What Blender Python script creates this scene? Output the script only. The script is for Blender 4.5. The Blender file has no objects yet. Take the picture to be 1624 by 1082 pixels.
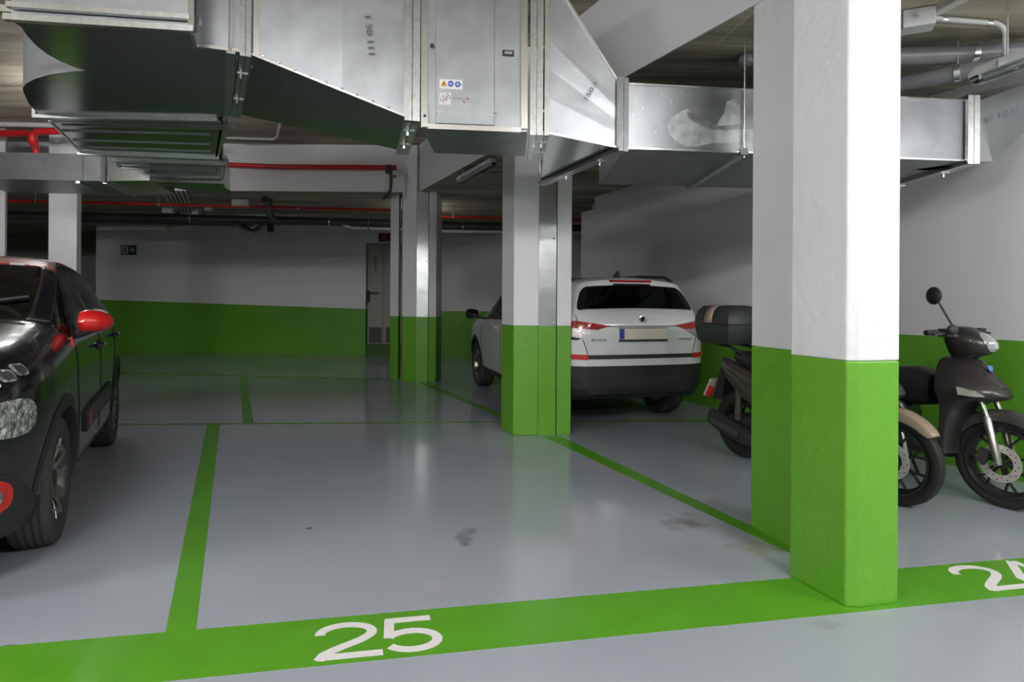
import bpy, bmesh, math, random
from mathutils import Vector, Matrix
from mathutils.bvhtree import BVHTree
random.seed(7)
scene = bpy.context.scene
COL = scene.collection
sin, cos, rad, PI = math.sin, math.cos, math.radians, math.pi

# ------------------------------------------------------------------ camera
FPX, CAM_H, PCX, PCY, ROLL = 960.0, 1.37, 812.0, 476.0, rad(.35)
cam_data = bpy.data.cameras.new('camera')
cam_data.sensor_width = 36.0
cam_data.lens = 36.0 * FPX / 1624.0
cam_data.shift_x = 0.0
cam_data.shift_y = (PCY - 541.0) / 1624.0
cam_data.clip_end = 200
cam = bpy.data.objects.new('camera', cam_data)
COL.objects.link(cam)
cam.matrix_world = Matrix.Translation((0, 0, CAM_H)) @ Matrix.Rotation(PI / 2, 4, 'X') @ Matrix.Rotation(ROLL, 4, 'Z')
scene.camera = cam

# ------------------------------------------------------------------ world, exposure
world = bpy.data.worlds.new('world')
scene.world = world
world.use_nodes = True
world.node_tree.nodes['Background'].inputs[0].default_value = (.9, .95, 1, 1)
world.node_tree.nodes['Background'].inputs[1].default_value = 0.02
vs = scene.view_settings
vs.view_transform = 'Standard'
vs.look = 'None'
vs.gamma = 1.0
vs.use_curve_mapping = False
vs.exposure = 0.0

# ceiling luminaires that are switched on, all unseen: (x, y, z, rotation about z, watts)
LAMPS = [(2.4, -0.7, 3.30, rad(9), 168), (-1.8, -0.8, 3.30, rad(9), 165), (-5.6, 0.0, 3.30, rad(9), 170), (4.5, 1.0, 2.80, rad(9), 95),  # last in this row is added to lighten the right slab and wall
         (0.2, -4.2, 3.30, rad(9), 100), (-6.0, -4.6, 3.30, rad(9), 100)]
FAR_FILL_LAMPS = [(-5.2, 7.5, 3.72, rad(65), 55), (-1.72, 11.75, 3.05, rad(98.3), 9)]  # added lamps, hidden behind duct and pillar, to brighten the back

# ------------------------------------------------------------------ reading positions off the floor plan survey
def ray(x, y):
    u, v = x - PCX, y - PCY
    return Vector(((u * cos(ROLL) + v * sin(ROLL)) / FPX, 1.0, -(-u * sin(ROLL) + v * cos(ROLL)) / FPX))
CAMP = Vector((0, 0, CAM_H))
def Fz(x, y, z=0.0):                       # point at height z
    d = ray(x, y)
    return CAMP + d * ((z - CAM_H) / d.z)
def Dy(x, y, Y):                           # point at depth Y
    return CAMP + ray(x, y) * Y
def Pl(x, y, y0, k):                       # point on the vertical plane Y = y0 + k X
    d = ray(x, y)
    return CAMP + d * (y0 / (1 - k * d.x))

# ------------------------------------------------------------------ materials
MATS = {}
def mat(name, color, rough=.5, metal=0.0, coat=0.0, spec=.5, noise=None, bump=None, emit=None, trans=0.0, alpha=1.0):
    if name in MATS:
        return MATS[name]
    m = bpy.data.materials.new(name)
    m.use_nodes = True
    nt = m.node_tree
    b = nt.nodes['Principled BSDF']
    c = tuple(color) + (1,)
    b.inputs['Base Color'].default_value = c
    b.inputs['Roughness'].default_value = rough
    b.inputs['Metallic'].default_value = metal
    b.inputs['Coat Weight'].default_value = coat
    b.inputs['Coat Roughness'].default_value = .06
    b.inputs['Specular IOR Level'].default_value = spec
    b.inputs['Transmission Weight'].default_value = trans
    b.inputs['Alpha'].default_value = alpha
    if emit:
        b.inputs['Emission Color'].default_value = tuple(emit[0]) + (1,)
        b.inputs['Emission Strength'].default_value = emit[1]
    tc = nt.nodes.new('ShaderNodeTexCoord')
    if noise:                              # (scale, amount, detail)
        n = nt.nodes.new('ShaderNodeTexNoise')
        n.inputs['Scale'].default_value = noise[0]
        n.inputs['Detail'].default_value = noise[2] if len(noise) > 2 else 4
        nt.links.new(tc.outputs['Object'], n.inputs['Vector'])
        r = nt.nodes.new('ShaderNodeValToRGB')
        a = noise[1]
        r.color_ramp.elements[0].position = .3
        r.color_ramp.elements[1].position = .7
        r.color_ramp.elements[0].color = tuple(max(0, v * (1 - a)) for v in color) + (1,)
        r.color_ramp.elements[1].color = tuple(min(1, v * (1 + a)) for v in color) + (1,)
        nt.links.new(n.outputs['Fac'], r.inputs['Fac'])
        nt.links.new(r.outputs['Color'], b.inputs['Base Color'])
    if bump:                               # (scale, strength, distance)
        n2 = nt.nodes.new('ShaderNodeTexNoise')
        n2.inputs['Scale'].default_value = bump[0]
        n2.inputs['Detail'].default_value = 3
        nt.links.new(tc.outputs['Object'], n2.inputs['Vector'])
        bp = nt.nodes.new('ShaderNodeBump')
        bp.inputs['Strength'].default_value = bump[1]
        bp.inputs['Distance'].default_value = bump[2] if len(bump) > 2 else .01
        nt.links.new(n2.outputs['Fac'], bp.inputs['Height'])
        nt.links.new(bp.outputs['Normal'], b.inputs['Normal'])
    MATS[name] = m
    return m

WHITE = mat('white_wall_paint', (.70, .70, .71), .55, noise=(1.2, .03), bump=(14, .18, .01))
GREEN = mat('green_wall_paint', (.115, .335, .025), .42, noise=(1.5, .05), bump=(14, .18, .01))
PWHITE = mat('white_pillar_paint', (.74, .74, .75), .5, noise=(2.5, .03), bump=(22, .5, .012))
PGREEN = mat('green_pillar_paint', (.125, .36, .026), .4, noise=(3, .05), bump=(22, .5, .012))
GLINE = mat('green_floor_paint', (.10, .33, .02), .28, noise=(5, .07), bump=(30, .06, .003))
NUMW = mat('white_floor_paint', (.78, .76, .76), .35, noise=(40, .05))
GALV = mat('galvanised_steel', (.34, .355, .37), .40, .92, noise=(5.0, .14, 9), bump=(1.7, .05, .02))
GALVD = mat('galvanised_sheet_smooth', (.44, .46, .46), .17, 1.0, noise=(4.0, .05, 8), bump=(.9, .05, .03))
COVERM = mat('galvanised_cover', (.50, .52, .52), .3, 1.0, noise=(6, .1, 6), bump=(3.2, .35, .02))
FLANGE = mat('flange_steel', (.62, .64, .64), .28, 1.0, noise=(30, .12))
BRIGHT = mat('bright_zinc', (.82, .83, .83), .2, 1.0)
REDP = mat('red_pipe_paint', (.50, .012, .015), .35)
GREYPVC = mat('grey_plastic_pipe', (.16, .155, .17), .4, noise=(8, .12))
DARKPVC = mat('dark_plastic_pipe', (.055, .06, .062), .4)
LIGHTPVC = mat('pale_plastic', (.58, .58, .57), .45)
RUBBER = mat('tyre_rubber', (.045, .042, .040), .75, noise=(30, .2), bump=(120, .2, .003))
MOTORUB = mat('scooter_tyre_rubber', (.020, .018, .017), .6, bump=(90, .2, .003))
BLACKPL = mat('black_plastic', (.022, .022, .023), .5, bump=(200, .1, .002))
DARKGREY = mat('dark_grey_plastic', (.05, .05, .052), .5)
CHROME = mat('chrome', (.8, .8, .8), .08, 1.0)
ALLOY = mat('alloy_silver', (.42, .41, .40), .3, 1.0)
ALLOYD = mat('alloy_dark', (.05, .05, .05), .35, .6)
INTER = mat('dark_interior', (.02, .02, .022), .7)
INTER2 = mat('grey_seat_fabric', (.07, .07, .075), .8)

def glass_mat(name, tint, mixf):
    m = bpy.data.materials.new(name); m.use_nodes = True
    nt = m.node_tree; nt.nodes.clear()
    out = nt.nodes.new('ShaderNodeOutputMaterial')
    mx = nt.nodes.new('ShaderNodeMixShader')
    tr = nt.nodes.new('ShaderNodeBsdfTransparent'); tr.inputs[0].default_value = tuple(tint) + (1,)
    gl = nt.nodes.new('ShaderNodeBsdfGlossy'); gl.inputs['Roughness'].default_value = .02
    gl.inputs['Color'].default_value = (.9, .95, .95, 1)
    fr = nt.nodes.new('ShaderNodeFresnel'); fr.inputs['IOR'].default_value = mixf
    nt.links.new(fr.outputs[0], mx.inputs[0]); nt.links.new(tr.outputs[0], mx.inputs[1]); nt.links.new(gl.outputs[0], mx.inputs[2])
    nt.links.new(mx.outputs[0], out.inputs[0])
    MATS[name] = m
    return m
GLASS = glass_mat('car_window_glass', (.80, .88, .84), 1.65)
GLASSD = glass_mat('privacy_window_glass', (.66, .80, .73), 1.55)
LENS = glass_mat('clear_lens', (.9, .92, .92), 1.5)

def concrete_mat():
    m = bpy.data.materials.new('board_marked_concrete'); m.use_nodes = True
    nt = m.node_tree; b = nt.nodes['Principled BSDF']
    b.inputs['Roughness'].default_value = .8
    tc = nt.nodes.new('ShaderNodeTexCoord')
    mp = nt.nodes.new('ShaderNodeMapping'); mp.inputs['Rotation'].default_value = (0, 0, rad(-8)); mp.inputs['Scale'].default_value = (.22, 2.2, 1)
    nt.links.new(tc.outputs['Object'], mp.inputs['Vector'])
    n1 = nt.nodes.new('ShaderNodeTexNoise'); n1.inputs['Scale'].default_value = 2.0; n1.inputs['Detail'].default_value = 8; n1.inputs['Roughness'].default_value = .65
    nt.links.new(mp.outputs[0], n1.inputs['Vector'])
    r1 = nt.nodes.new('ShaderNodeValToRGB')
    r1.color_ramp.elements[0].position = .32; r1.color_ramp.elements[0].color = (.19, .16, .115, 1)
    r1.color_ramp.elements[1].position = .72; r1.color_ramp.elements[1].color = (.66, .60, .47, 1)
    e = r1.color_ramp.elements.new(.5); e.color = (.42, .37, .275, 1)
    nt.links.new(n1.outputs['Fac'], r1.inputs['Fac'])
    mp2 = nt.nodes.new('ShaderNodeMapping'); mp2.inputs['Rotation'].default_value = (0, 0, rad(-8))
    nt.links.new(tc.outputs['Object'], mp2.inputs['Vector'])
    br = nt.nodes.new('ShaderNodeTexBrick'); br.inputs['Scale'].default_value = 1.0
    br.inputs['Brick Width'].default_value = 2.0; br.inputs['Row Height'].default_value = .5; br.inputs['Mortar Size'].default_value = .008
    br.inputs['Color1'].default_value = (1, 1, 1, 1); br.inputs['Color2'].default_value = (.78, .8, .82, 1); br.inputs['Mortar'].default_value = (1.35, 1.3, 1.2, 1)
    nt.links.new(mp2.outputs[0], br.inputs['Vector'])
    mx = nt.nodes.new('ShaderNodeMixRGB'); mx.blend_type = 'MULTIPLY'; mx.inputs[0].default_value = 1
    nt.links.new(r1.outputs[0], mx.inputs[1]); nt.links.new(br.outputs['Color'], mx.inputs[2])
    nt.links.new(mx.outputs[0], b.inputs['Base Color'])
    bp = nt.nodes.new('ShaderNodeBump'); bp.inputs['Strength'].default_value = .4; bp.inputs['Distance'].default_value = .02
    nt.links.new(n1.outputs['Fac'], bp.inputs['Height']); nt.links.new(bp.outputs[0], b.inputs['Normal'])
    return m
CONC = concrete_mat()

def floor_mat():
    m = bpy.data.materials.new('grey_epoxy_floor'); m.use_nodes = True
    nt = m.node_tree; b = nt.nodes['Principled BSDF']
    tc = nt.nodes.new('ShaderNodeTexCoord')
    n1 = nt.nodes.new('ShaderNodeTexNoise'); n1.inputs['Scale'].default_value = .8; n1.inputs['Detail'].default_value = 6
    nt.links.new(tc.outputs['Object'], n1.inputs['Vector'])
    r1 = nt.nodes.new('ShaderNodeValToRGB')
    r1.color_ramp.elements[0].position = .3; r1.color_ramp.elements[0].color = (.325, .35, .40, 1)
    r1.color_ramp.elements[1].position = .7; r1.color_ramp.elements[1].color = (.37, .395, .445, 1)
    nt.links.new(n1.outputs['Fac'], r1.inputs['Fac'])
    cur = r1.outputs[0]
    # stains with a shape of their own: (x, y, radius x, radius y, colour, amount)
    nz = nt.nodes.new('ShaderNodeTexNoise'); nz.inputs['Scale'].default_value = 9; nz.inputs['Detail'].default_value = 6
    nt.links.new(tc.outputs['Object'], nz.inputs['Vector'])
    sp = nt.nodes.new('ShaderNodeSeparateXYZ'); nt.links.new(tc.outputs['Object'], sp.inputs[0])
    def mth(op, a, bb):
        q = nt.nodes.new('ShaderNodeMath'); q.operation = op
        for i, v in enumerate((a, bb)):
            if isinstance(v, (int, float)): q.inputs[i].default_value = v
            else: nt.links.new(v, q.inputs[i])
        return q.outputs[0]
    st = [(1085, 828, .16, .20, (.13, .12, .12), .75), (1195, 868, .17, .10, (.28, .25, .19), .8), (740, 850, .07, .16, (.10, .105, .11), .7),
          (1320, 990, .08, .05, (.24, .22, .16), .7), (690, 930, .09, .06, (.42, .40, .37), .55), (490, 838, .02, .02, (.05, .05, .05), .8),
          (15, 1028, .05, .03, (.03, .03, .03), .9), (1400, 700, .3, .2, (.2, .21, .22), .5)]
    for (px, py, rx, ry, colr, amt) in st:
        p = Fz(px, py)
        dx = mth('DIVIDE', mth('SUBTRACT', sp.outputs[0], p.x), rx); dy = mth('DIVIDE', mth('SUBTRACT', sp.outputs[1], p.y), ry)
        d2 = mth('ADD', mth('MULTIPLY', dx, dx), mth('MULTIPLY', dy, dy))
        v = mth('SUBTRACT', mth('MULTIPLY', nz.outputs['Fac'], 2.6), mth('ADD', d2, .45))
        cl = nt.nodes.new('ShaderNodeClamp'); nt.links.new(v, cl.inputs[0])
        fac = mth('MULTIPLY', cl.outputs[0], amt)
        mx = nt.nodes.new('ShaderNodeMixRGB'); mx.inputs[2].default_value = colr + (1,)
        nt.links.new(fac, mx.inputs[0]); nt.links.new(cur, mx.inputs[1]); cur = mx.outputs[0]
    nt.links.new(cur, b.inputs['Base Color'])
    n3 = nt.nodes.new('ShaderNodeTexNoise'); n3.inputs['Scale'].default_value = 2.2; n3.inputs['Detail'].default_value = 5
    mp = nt.nodes.new('ShaderNodeMapping'); mp.inputs['Scale'].default_value = (.5, 1.6, 1)
    nt.links.new(tc.outputs['Object'], mp.inputs[0]); nt.links.new(mp.outputs[0], n3.inputs['Vector'])
    mr = nt.nodes.new('ShaderNodeMapRange'); mr.inputs['To Min'].default_value = .05; mr.inputs['To Max'].default_value = .19
    nt.links.new(n3.outputs['Fac'], mr.inputs[0]); nt.links.new(mr.outputs[0], b.inputs['Roughness'])
    b.inputs['Specular IOR Level'].default_value = .5
    bp = nt.nodes.new('ShaderNodeBump'); bp.inputs['Strength'].default_value = .05; bp.inputs['Distance'].default_value = .02
    nt.links.new(n3.outputs['Fac'], bp.inputs['Height']); nt.links.new(bp.outputs[0], b.inputs['Normal'])
    return m
FLOORM = floor_mat()

# ------------------------------------------------------------------ mesh helpers
OFF = {}
def thing(name, label, cat, loc=(0, 0, 0), rz=0.0, group=None):
    o = bpy.data.objects.new(name, None); COL.objects.link(o)
    o.location = loc; o.rotation_euler = (0, 0, rz); o.empty_display_size = .1
    o['label'] = label; o['category'] = cat
    if group: o['group'] = group
    OFF[o.name] = Vector(loc) if rz == 0 else Vector((0, 0, 0))
    return o
def tag(o, label, cat, group=None):
    o['label'] = label; o['category'] = cat
    if group: o['group'] = group
    return o
class MB:
    def __init__(s): s.v = []; s.f = []
    def add(s, vs, fs):
        n = len(s.v); s.v += [Vector(v) for v in vs]; s.f += [tuple(i + n for i in f) for f in fs]; return s
    def box(s, c, size, M=None):
        x, y, z = (q / 2 for q in size); c = Vector(c)
        vs = [Vector(p) for p in ((-x, -y, -z), (x, -y, -z), (x, y, -z), (-x, y, -z), (-x, -y, z), (x, -y, z), (x, y, z), (-x, y, z))]
        if M is not None: vs = [M @ v for v in vs]
        return s.add([v + c for v in vs], [(0, 3, 2, 1), (4, 5, 6, 7), (0, 1, 5, 4), (1, 2, 6, 5), (2, 3, 7, 6), (3, 0, 4, 7)])
    def bar(s, a, b, w, h, up=(0, 0, 1)):
        a, b = Vector(a), Vector(b); d = b - a; L = d.length
        if L < 1e-6: return s
        d = d / L; u = Vector(up)
        if abs(d.dot(u)) > .98: u = Vector((0, 1, 0))
        sd = d.cross(u).normalized(); uu = sd.cross(d)
        M = Matrix((sd, d, uu)).transposed()
        return s.box((a + b) / 2, (w, L, h), M)
    def tube(s, pts, r, seg=12, caps=True):
        pts = [Vector(p) for p in pts]; n = len(pts); rr = r if isinstance(r, (list, tuple)) else [r] * n
        base = len(s.v); prev = None
        for i, p in enumerate(pts):
            d = (pts[min(i + 1, n - 1)] - pts[max(i - 1, 0)]).normalized()
            if prev is None:
                u = Vector((0, 0, 1)) if abs(d.z) < .9 else Vector((1, 0, 0))
                a = d.cross(u).normalized()
            else:
                a = (prev - d * prev.dot(d)).normalized()
            prev = a; bb = d.cross(a)
            for k in range(seg):
                t = 2 * PI * k / seg
                s.v.append(p + (a * cos(t) + bb * sin(t)) * rr[i])
        for i in range(n - 1):
            for k in range(seg):
                k2 = (k + 1) % seg
                s.f.append((base + i * seg + k, base + i * seg + k2, base + (i + 1) * seg + k2, base + (i + 1) * seg + k))
        if caps:
            s.f.append(tuple(base + k for k in reversed(range(seg)))); s.f.append(tuple(base + (n - 1) * seg + k for k in range(seg)))
        return s
    def prism(s, poly, z0, z1):
        n = len(poly); a = [Vector((p[0], p[1], z0)) for p in poly] + [Vector((p[0], p[1], z1)) for p in poly]
        return s.add(a, [tuple(reversed(range(n))), tuple(range(n, 2 * n))] + [(i, (i + 1) % n, n + (i + 1) % n, n + i) for i in range(n)])
    def hexa(s, b4, t4):                   # bottom 4 and top 4 corner points in the same winding
        return s.add(list(b4) + list(t4), [(0, 3, 2, 1), (4, 5, 6, 7), (0, 1, 5, 4), (1, 2, 6, 5), (2, 3, 7, 6), (3, 0, 4, 7)])
    def loft(s, rings, caps=True):
        n = len(rings[0]); base = len(s.v)
        for r in rings: s.v += [Vector(p) for p in r]
        for i in range(len(rings) - 1):
            for k in range(n):
                k2 = (k + 1) % n
                s.f.append((base + i * n + k, base + i * n + k2, base + (i + 1) * n + k2, base + (i + 1) * n + k))
        if caps:
            s.f.append(tuple(base + k for k in reversed(range(n)))); s.f.append(tuple(base + (len(rings) - 1) * n + k for k in range(n)))
        return s
    def lathe(s, prof, seg=32, axis='Y', c=(0, 0, 0)):   # prof: (radius, offset along axis); closed profile if first == last
        c = Vector(c); rings = []
        for (r, h) in prof:
            ring = []
            for k in range(seg):
                t = 2 * PI * k / seg
                if axis == 'Y': ring.append(c + Vector((r * cos(t), h, r * sin(t))))
                elif axis == 'Z': ring.append(c + Vector((r * cos(t), r * sin(t), h)))
                else: ring.append(c + Vector((h, r * cos(t), r * sin(t))))
            rings.append(ring)
        return s.loft(rings, False)
    def ell(s, c, r, M=None, seg=16, rings=10):
        c = Vector(c); base = len(s.v); rg = []
        for i in range(rings + 1):
            ph = -PI / 2 + PI * i / rings
            rr = max(cos(ph), 1e-3)
            ring = []
            for k in range(seg):
                t = 2 * PI * k / seg
                p = Vector((r[0] * rr * cos(t), r[1] * rr * sin(t), r[2] * sin(ph)))
                ring.append(c + (M @ p if M is not None else p))
            rg.append(ring)
        return s.loft(rg)
    def build(s, name, m, parent=None, smooth=False, bevel=0, local=False, subsurf=0):
        off = Vector((0, 0, 0))
        if parent is not None and not local: off = OFF.get(parent.name, off)
        me = bpy.data.meshes.new(name)
        me.from_pydata([tuple(v - off) for v in s.v], [], s.f)
        bm = bmesh.new(); bm.from_mesh(me)
        bmesh.ops.recalc_face_normals(bm, faces=bm.faces)
        if bevel:
            bmesh.ops.remove_doubles(bm, verts=bm.verts, dist=1e-5)
            es = [e for e in bm.edges if len(e.link_faces) == 2 and e.calc_face_angle(0) > .5]
            bmesh.ops.bevel(bm, geom=es, offset=bevel, segments=2, profile=.5, affect='EDGES', clamp_overlap=True)
        bm.to_mesh(me); bm.free()
        if smooth:
            for p in me.polygons: p.use_smooth = True
            try: me.set_sharp_from_angle(angle=rad(40))
            except Exception: pass
        me.materials.append(m)
        o = bpy.data.objects.new(name, me); COL.objects.link(o)
        if subsurf:
            md = o.modifiers.new('sub', 'SUBSURF'); md.levels = subsurf; md.render_levels = subsurf
        if parent is not None:
            o.parent = parent
            OFF[o.name] = OFF.get(parent.name, Vector((0, 0, 0)))
        return o
def struct(o): o['kind'] = 'structure'; return o

def text_mesh(body, size_x, size_y, M, m, name, parent=None, depth=.0015, bold=0.0):
    """lettering fitted to size_x by size_y, lower left corner at the origin of M (x right, y up, z out)"""
    cu = bpy.data.curves.new(name, 'FONT'); cu.body = body; cu.resolution_u = 4; cu.offset = bold
    tmp = bpy.data.objects.new('tmp_text', cu); COL.objects.link(tmp)
    dg = bpy.context.evaluated_depsgraph_get()
    me = bpy.data.meshes.new_from_object(tmp.evaluated_get(dg))
    bpy.data.objects.remove(tmp)
    xs = [v.co.x for v in me.vertices]; ys = [v.co.y for v in me.vertices]
    x0, x1, y0, y1 = min(xs), max(xs), min(ys), max(ys)
    vs = [((v.co.x - x0) / (x1 - x0) * size_x, (v.co.y - y0) / (y1 - y0) * size_y) for v in me.vertices]
    fs = [tuple(p.vertices) for p in me.polygons]
    bpy.data.meshes.remove(me)
    mb = MB(); n = len(vs)
    mb.v = [M @ Vector((a, b, depth)) for a, b in vs] + [M @ Vector((a, b, 0)) for a, b in vs]
    mb.f = list(fs)
    cnt = {}
    for f in fs:
        for i in range(len(f)):
            e = (f[i], f[(i + 1) % len(f)]); cnt[e] = 1
    for (a, b) in list(cnt):
        if (b, a) not in cnt: mb.f.append((a, n + a, n + b, b))
    return mb.build(name, m, parent)
def frame_M(o, ex, ey):
    ex = Vector(ex).normalized(); ey = Vector(ey); ez = ex.cross(ey).normalized(); ey = ez.cross(ex)
    M = Matrix((ex, ey, ez)).transposed().to_4x4(); M.translation = Vector(o)
    return M

# ================================================================== THE SETTING
ZL, ZH = 3.17, 3.95                        # underside of the dropped slab, underside of the raised slab
struct(MB().box((-5, 8.5, -.1), (34, 37, .2)).build('floor', FLOORM))
def step_x(Y): return 1.46 - .469 * (Y - 3.687)
struct(MB().box((-5, 8.5, ZH + .1), (34, 37, .2)).build('ceiling', CONC))
YB0, YB1 = Fz(0, 300, ZL), Fz(640, 307, ZL)  # front edge of the dropped slab at the back
def yb(X): return 10.17 + .012 * X
low = MB()
low.prism([(step_x(1.6), 1.6), (12, 1.6), (12, 12), (step_x(10.2), 12), (step_x(10.2), 10.2)], ZL, ZH)
dropped_right = struct(low.build('ceiling_dropped_right', CONC))
struct(MB().prism([(-22, yb(-22)), (step_x(10.2) - .001, yb(step_x(10.2))), (step_x(10.2) - .001, 12), (12, 12), (12, 27), (-22, 27)], ZL, ZH).build('ceiling_dropped_back', CONC))
# white painted faces of the steps in the slab
a = Vector((step_x(1.61), 1.61)); b = Vector((step_x(10.19), 10.19)); n = Vector((-.906, -.425)) * .015
struct(MB().prism([a, b, b + n, a + n], ZL - .004, ZH).build('trim_1', WHITE))
a = Vector((-21.9, yb(-21.9))); b = Vector((step_x(10.2) - .02, yb(-1.6))); n = Vector((0, -.015))
struct(MB().prism([a, b, b + n, a + n], ZL - .004, ZH).build('trim_2', WHITE))

def wall(name, a, b, thick, zp0, zp1, ztop=ZL):
    """wall between plan points a and b (thickness to the left of a->b), white above, green band below"""
    a, b = Vector(a), Vector(b); d = (b - a).normalized(); nn = Vector((-d.y, d.x)) * thick
    bt = [Vector((p.x, p.y, z)) for p, z in ((a, zp0), (b, zp1), (b + nn, zp1), (a + nn, zp0))]
    tp = [Vector((p.x, p.y, ztop)) for p in (a, b, b + nn, a + nn)]
    w = struct(MB().hexa(bt, tp).build(name, WHITE))
    bb = [Vector((p.x, p.y, 0)) for p in (a, b, b + nn, a + nn)]
    tt = [v - Vector((0, 0, .0005)) for v in bt]
    MB().hexa(bb, tt).build('painted_band', GREEN, w)
    return w
def rwx(Y): return 2.58 + .4245 * (7.777 - Y)
RW_END = 10.93
wr = wall('wall_right', (rwx(RW_END), RW_END), (rwx(-8), -8), .25, 1.08, 1.08, 2.96)
MB().hexa([Vector((rwx(Y) + dx, Y, 2.9605)) for Y, dx in ((10.5, 0), (-8, 0), (-8, .25), (10.5, .25))],
          [Vector((rwx(Y) + dx, Y, ZH)) for Y, dx in ((10.5, 0), (-8, 0), (-8, .25), (10.5, .25))]).build('wall_head', WHITE, wr)
wall('wall_right_return', (7.0, RW_END + .25), (rwx(RW_END) + .26, RW_END + .25), -.2, 1.08, 1.08)
BW0 = Dy(152, 470, 15.2); BW1 = Dy(580, 470, 14.72); BW0 = (BW0.x, BW0.y); BW1 = (BW1.x, BW1.y)
DOORR = Dy(640, 470, 14.55); DOORR = (DOORR.x, DOORR.y)
wb = wall('wall_back', BW0, BW1, .25, 1.32, 1.13)
wall('wall_back_right', DOORR, (6.0, 13.1), .25, 1.10, 1.10)
wall('wall_back_return', (BW0[0] + .001, BW0[1] + .25), (BW0[0] + .001, 23.9), -.25, 1.1, 1.1)
wall('wall_far', (-21.8, 24.0), (-5, 24.0), .25, 1.1, 1.1)
wall('wall_left', (-20.9, -8), (-20.9, 24.0), .25, 1.1, 1.1, ZH)
wall('wall_front', (11.5, -8.0), (-20.9, -8.0), .25, 1.1, 1.1)

# double door in the back wall with a low green sill under it
dd = (Vector(DOORR) - Vector(BW1)); dl = dd.length; dd = dd / dl; dn = Vector((-dd.y, dd.x))
DOORM = mat('door_grey_paint', (.30, .29, .26), .45)
def dpt(s, off): p = Vector(BW1) + dd * s + dn * off; return p
def dbox(s0, s1, o0, o1, z0, z1):
    return MB().prism([dpt(s0, o0), dpt(s1, o0), dpt(s1, o1), dpt(s0, o1)], z0, z1)
DZ0, DZ1 = .27, 2.72
door = struct(dbox(.02, dl - .02, .06, .20, DZ0, DZ1).build('door_1', DOORM))
dbox(0, dl, .0, .25, 0, DZ0 - .01).build('sill_step', mat('dark_green_paint', (.045, .14, .02), .5), door)
dbox(0, dl, .0, .25, DZ1 + .01, ZL).build('wall_head', WHITE, door)
lw = dl / 2
for k in range(2):
    s0 = .06 + k * (lw - .05)
    lf = dbox(s0, s0 + lw - .12, .03, .059, DZ0 + .02, DZ1 - .06).build('door_leaf', mat('door_leaf_paint', (.33, .32, .29), .4), door)
    dbox(s0 + .16, s0 + lw - .28, .02, .029, 2.05, 2.4).build('door_vent', mat('door_vent_grey', (.16, .15, .13), .5), lf)
    dbox(s0 + .02, s0 + lw - .14, .024, .029, DZ0 + .04, DZ0 + .42).build('kick_plate', mat('kick_plate_dark', (.07, .09, .05), .5), lf)
hd = dbox(.02, .10, -.02, .03, 1.30, 1.58).build('door_handle', BLACKPL, door)
hb = MB(); p = dpt(.05, -.05); q = dpt(.34, -.05); hb.bar((p.x, p.y, 1.52), (q.x, q.y, 1.52), .03, .03); hb.build('lever', BLACKPL, hd)

# ------------------------------------------------------------------ floor markings
def flat(name, pts, label, zt=.0015, m=GLINE, cat='floor marking', group=None):
    return tag(MB().prism([(p.x, p.y) for p in pts], .0002, zt).build(name, m), label, cat, group)
fl = [Fz(-60, 1031.3), Fz(1700, 878.6), Fz(1700, 935.5), Fz(-60, 1116)]
e1 = (fl[1] - fl[0]).normalized(); e2 = Vector((-e1.y, e1.x, 0))
fa, fb = fl[0] - e1 * 7, fl[1] + e1 * 1.0
wline = .345
flat('front_line', [fa, fb, fb - e2 * wline, fa - e2 * wline], 'wide green painted line with the white bay numbers, running past the nearest pillar')
flat('bay_line', [Fz(262.5, 1003), Fz(311, 999), Fz(349, 673), Fz(328.5, 673)], 'green bay line between the black car and the empty bay 25', .0012)
flat('bay_line', [Fz(1250, 862), Fz(1252, 877), Fz(860, 692), Fz(888, 692)], 'green bay line from the middle pillar to the nearest pillar', .0012)
flat('bay_line', [Fz(795, 656.5), Fz(795, 663), Fz(664, 607.5), Fz(680, 607.5)], 'dark green bay line between the farther pillar and the middle pillar', .0012)
flat('cross_line', [Fz(60, 675), Fz(60, 673), Fz(795, 669), Fz(795, 670.6)], 'thin green line closing the rear end of empty bay 25', .0009)
flat('cross_line', [Fz(905, 669.5), Fz(905, 667.5), Fz(1240, 666.5), Fz(1240, 668.5)], 'thin green line crossing behind the white car, right of the middle pillar', .0009)
flat('bay_line', [Fz(380, 599), Fz(391, 599), Fz(402.5, 670.5), Fz(385.5, 670.5)], 'short green bay line on the far side of the thin cross line', .0007)
flat('cross_line', [Fz(190, 593), Fz(190, 590.5), Fz(612, 601), Fz(612, 603)], 'farthest thin green line, in front of the back wall', .0007)

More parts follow.
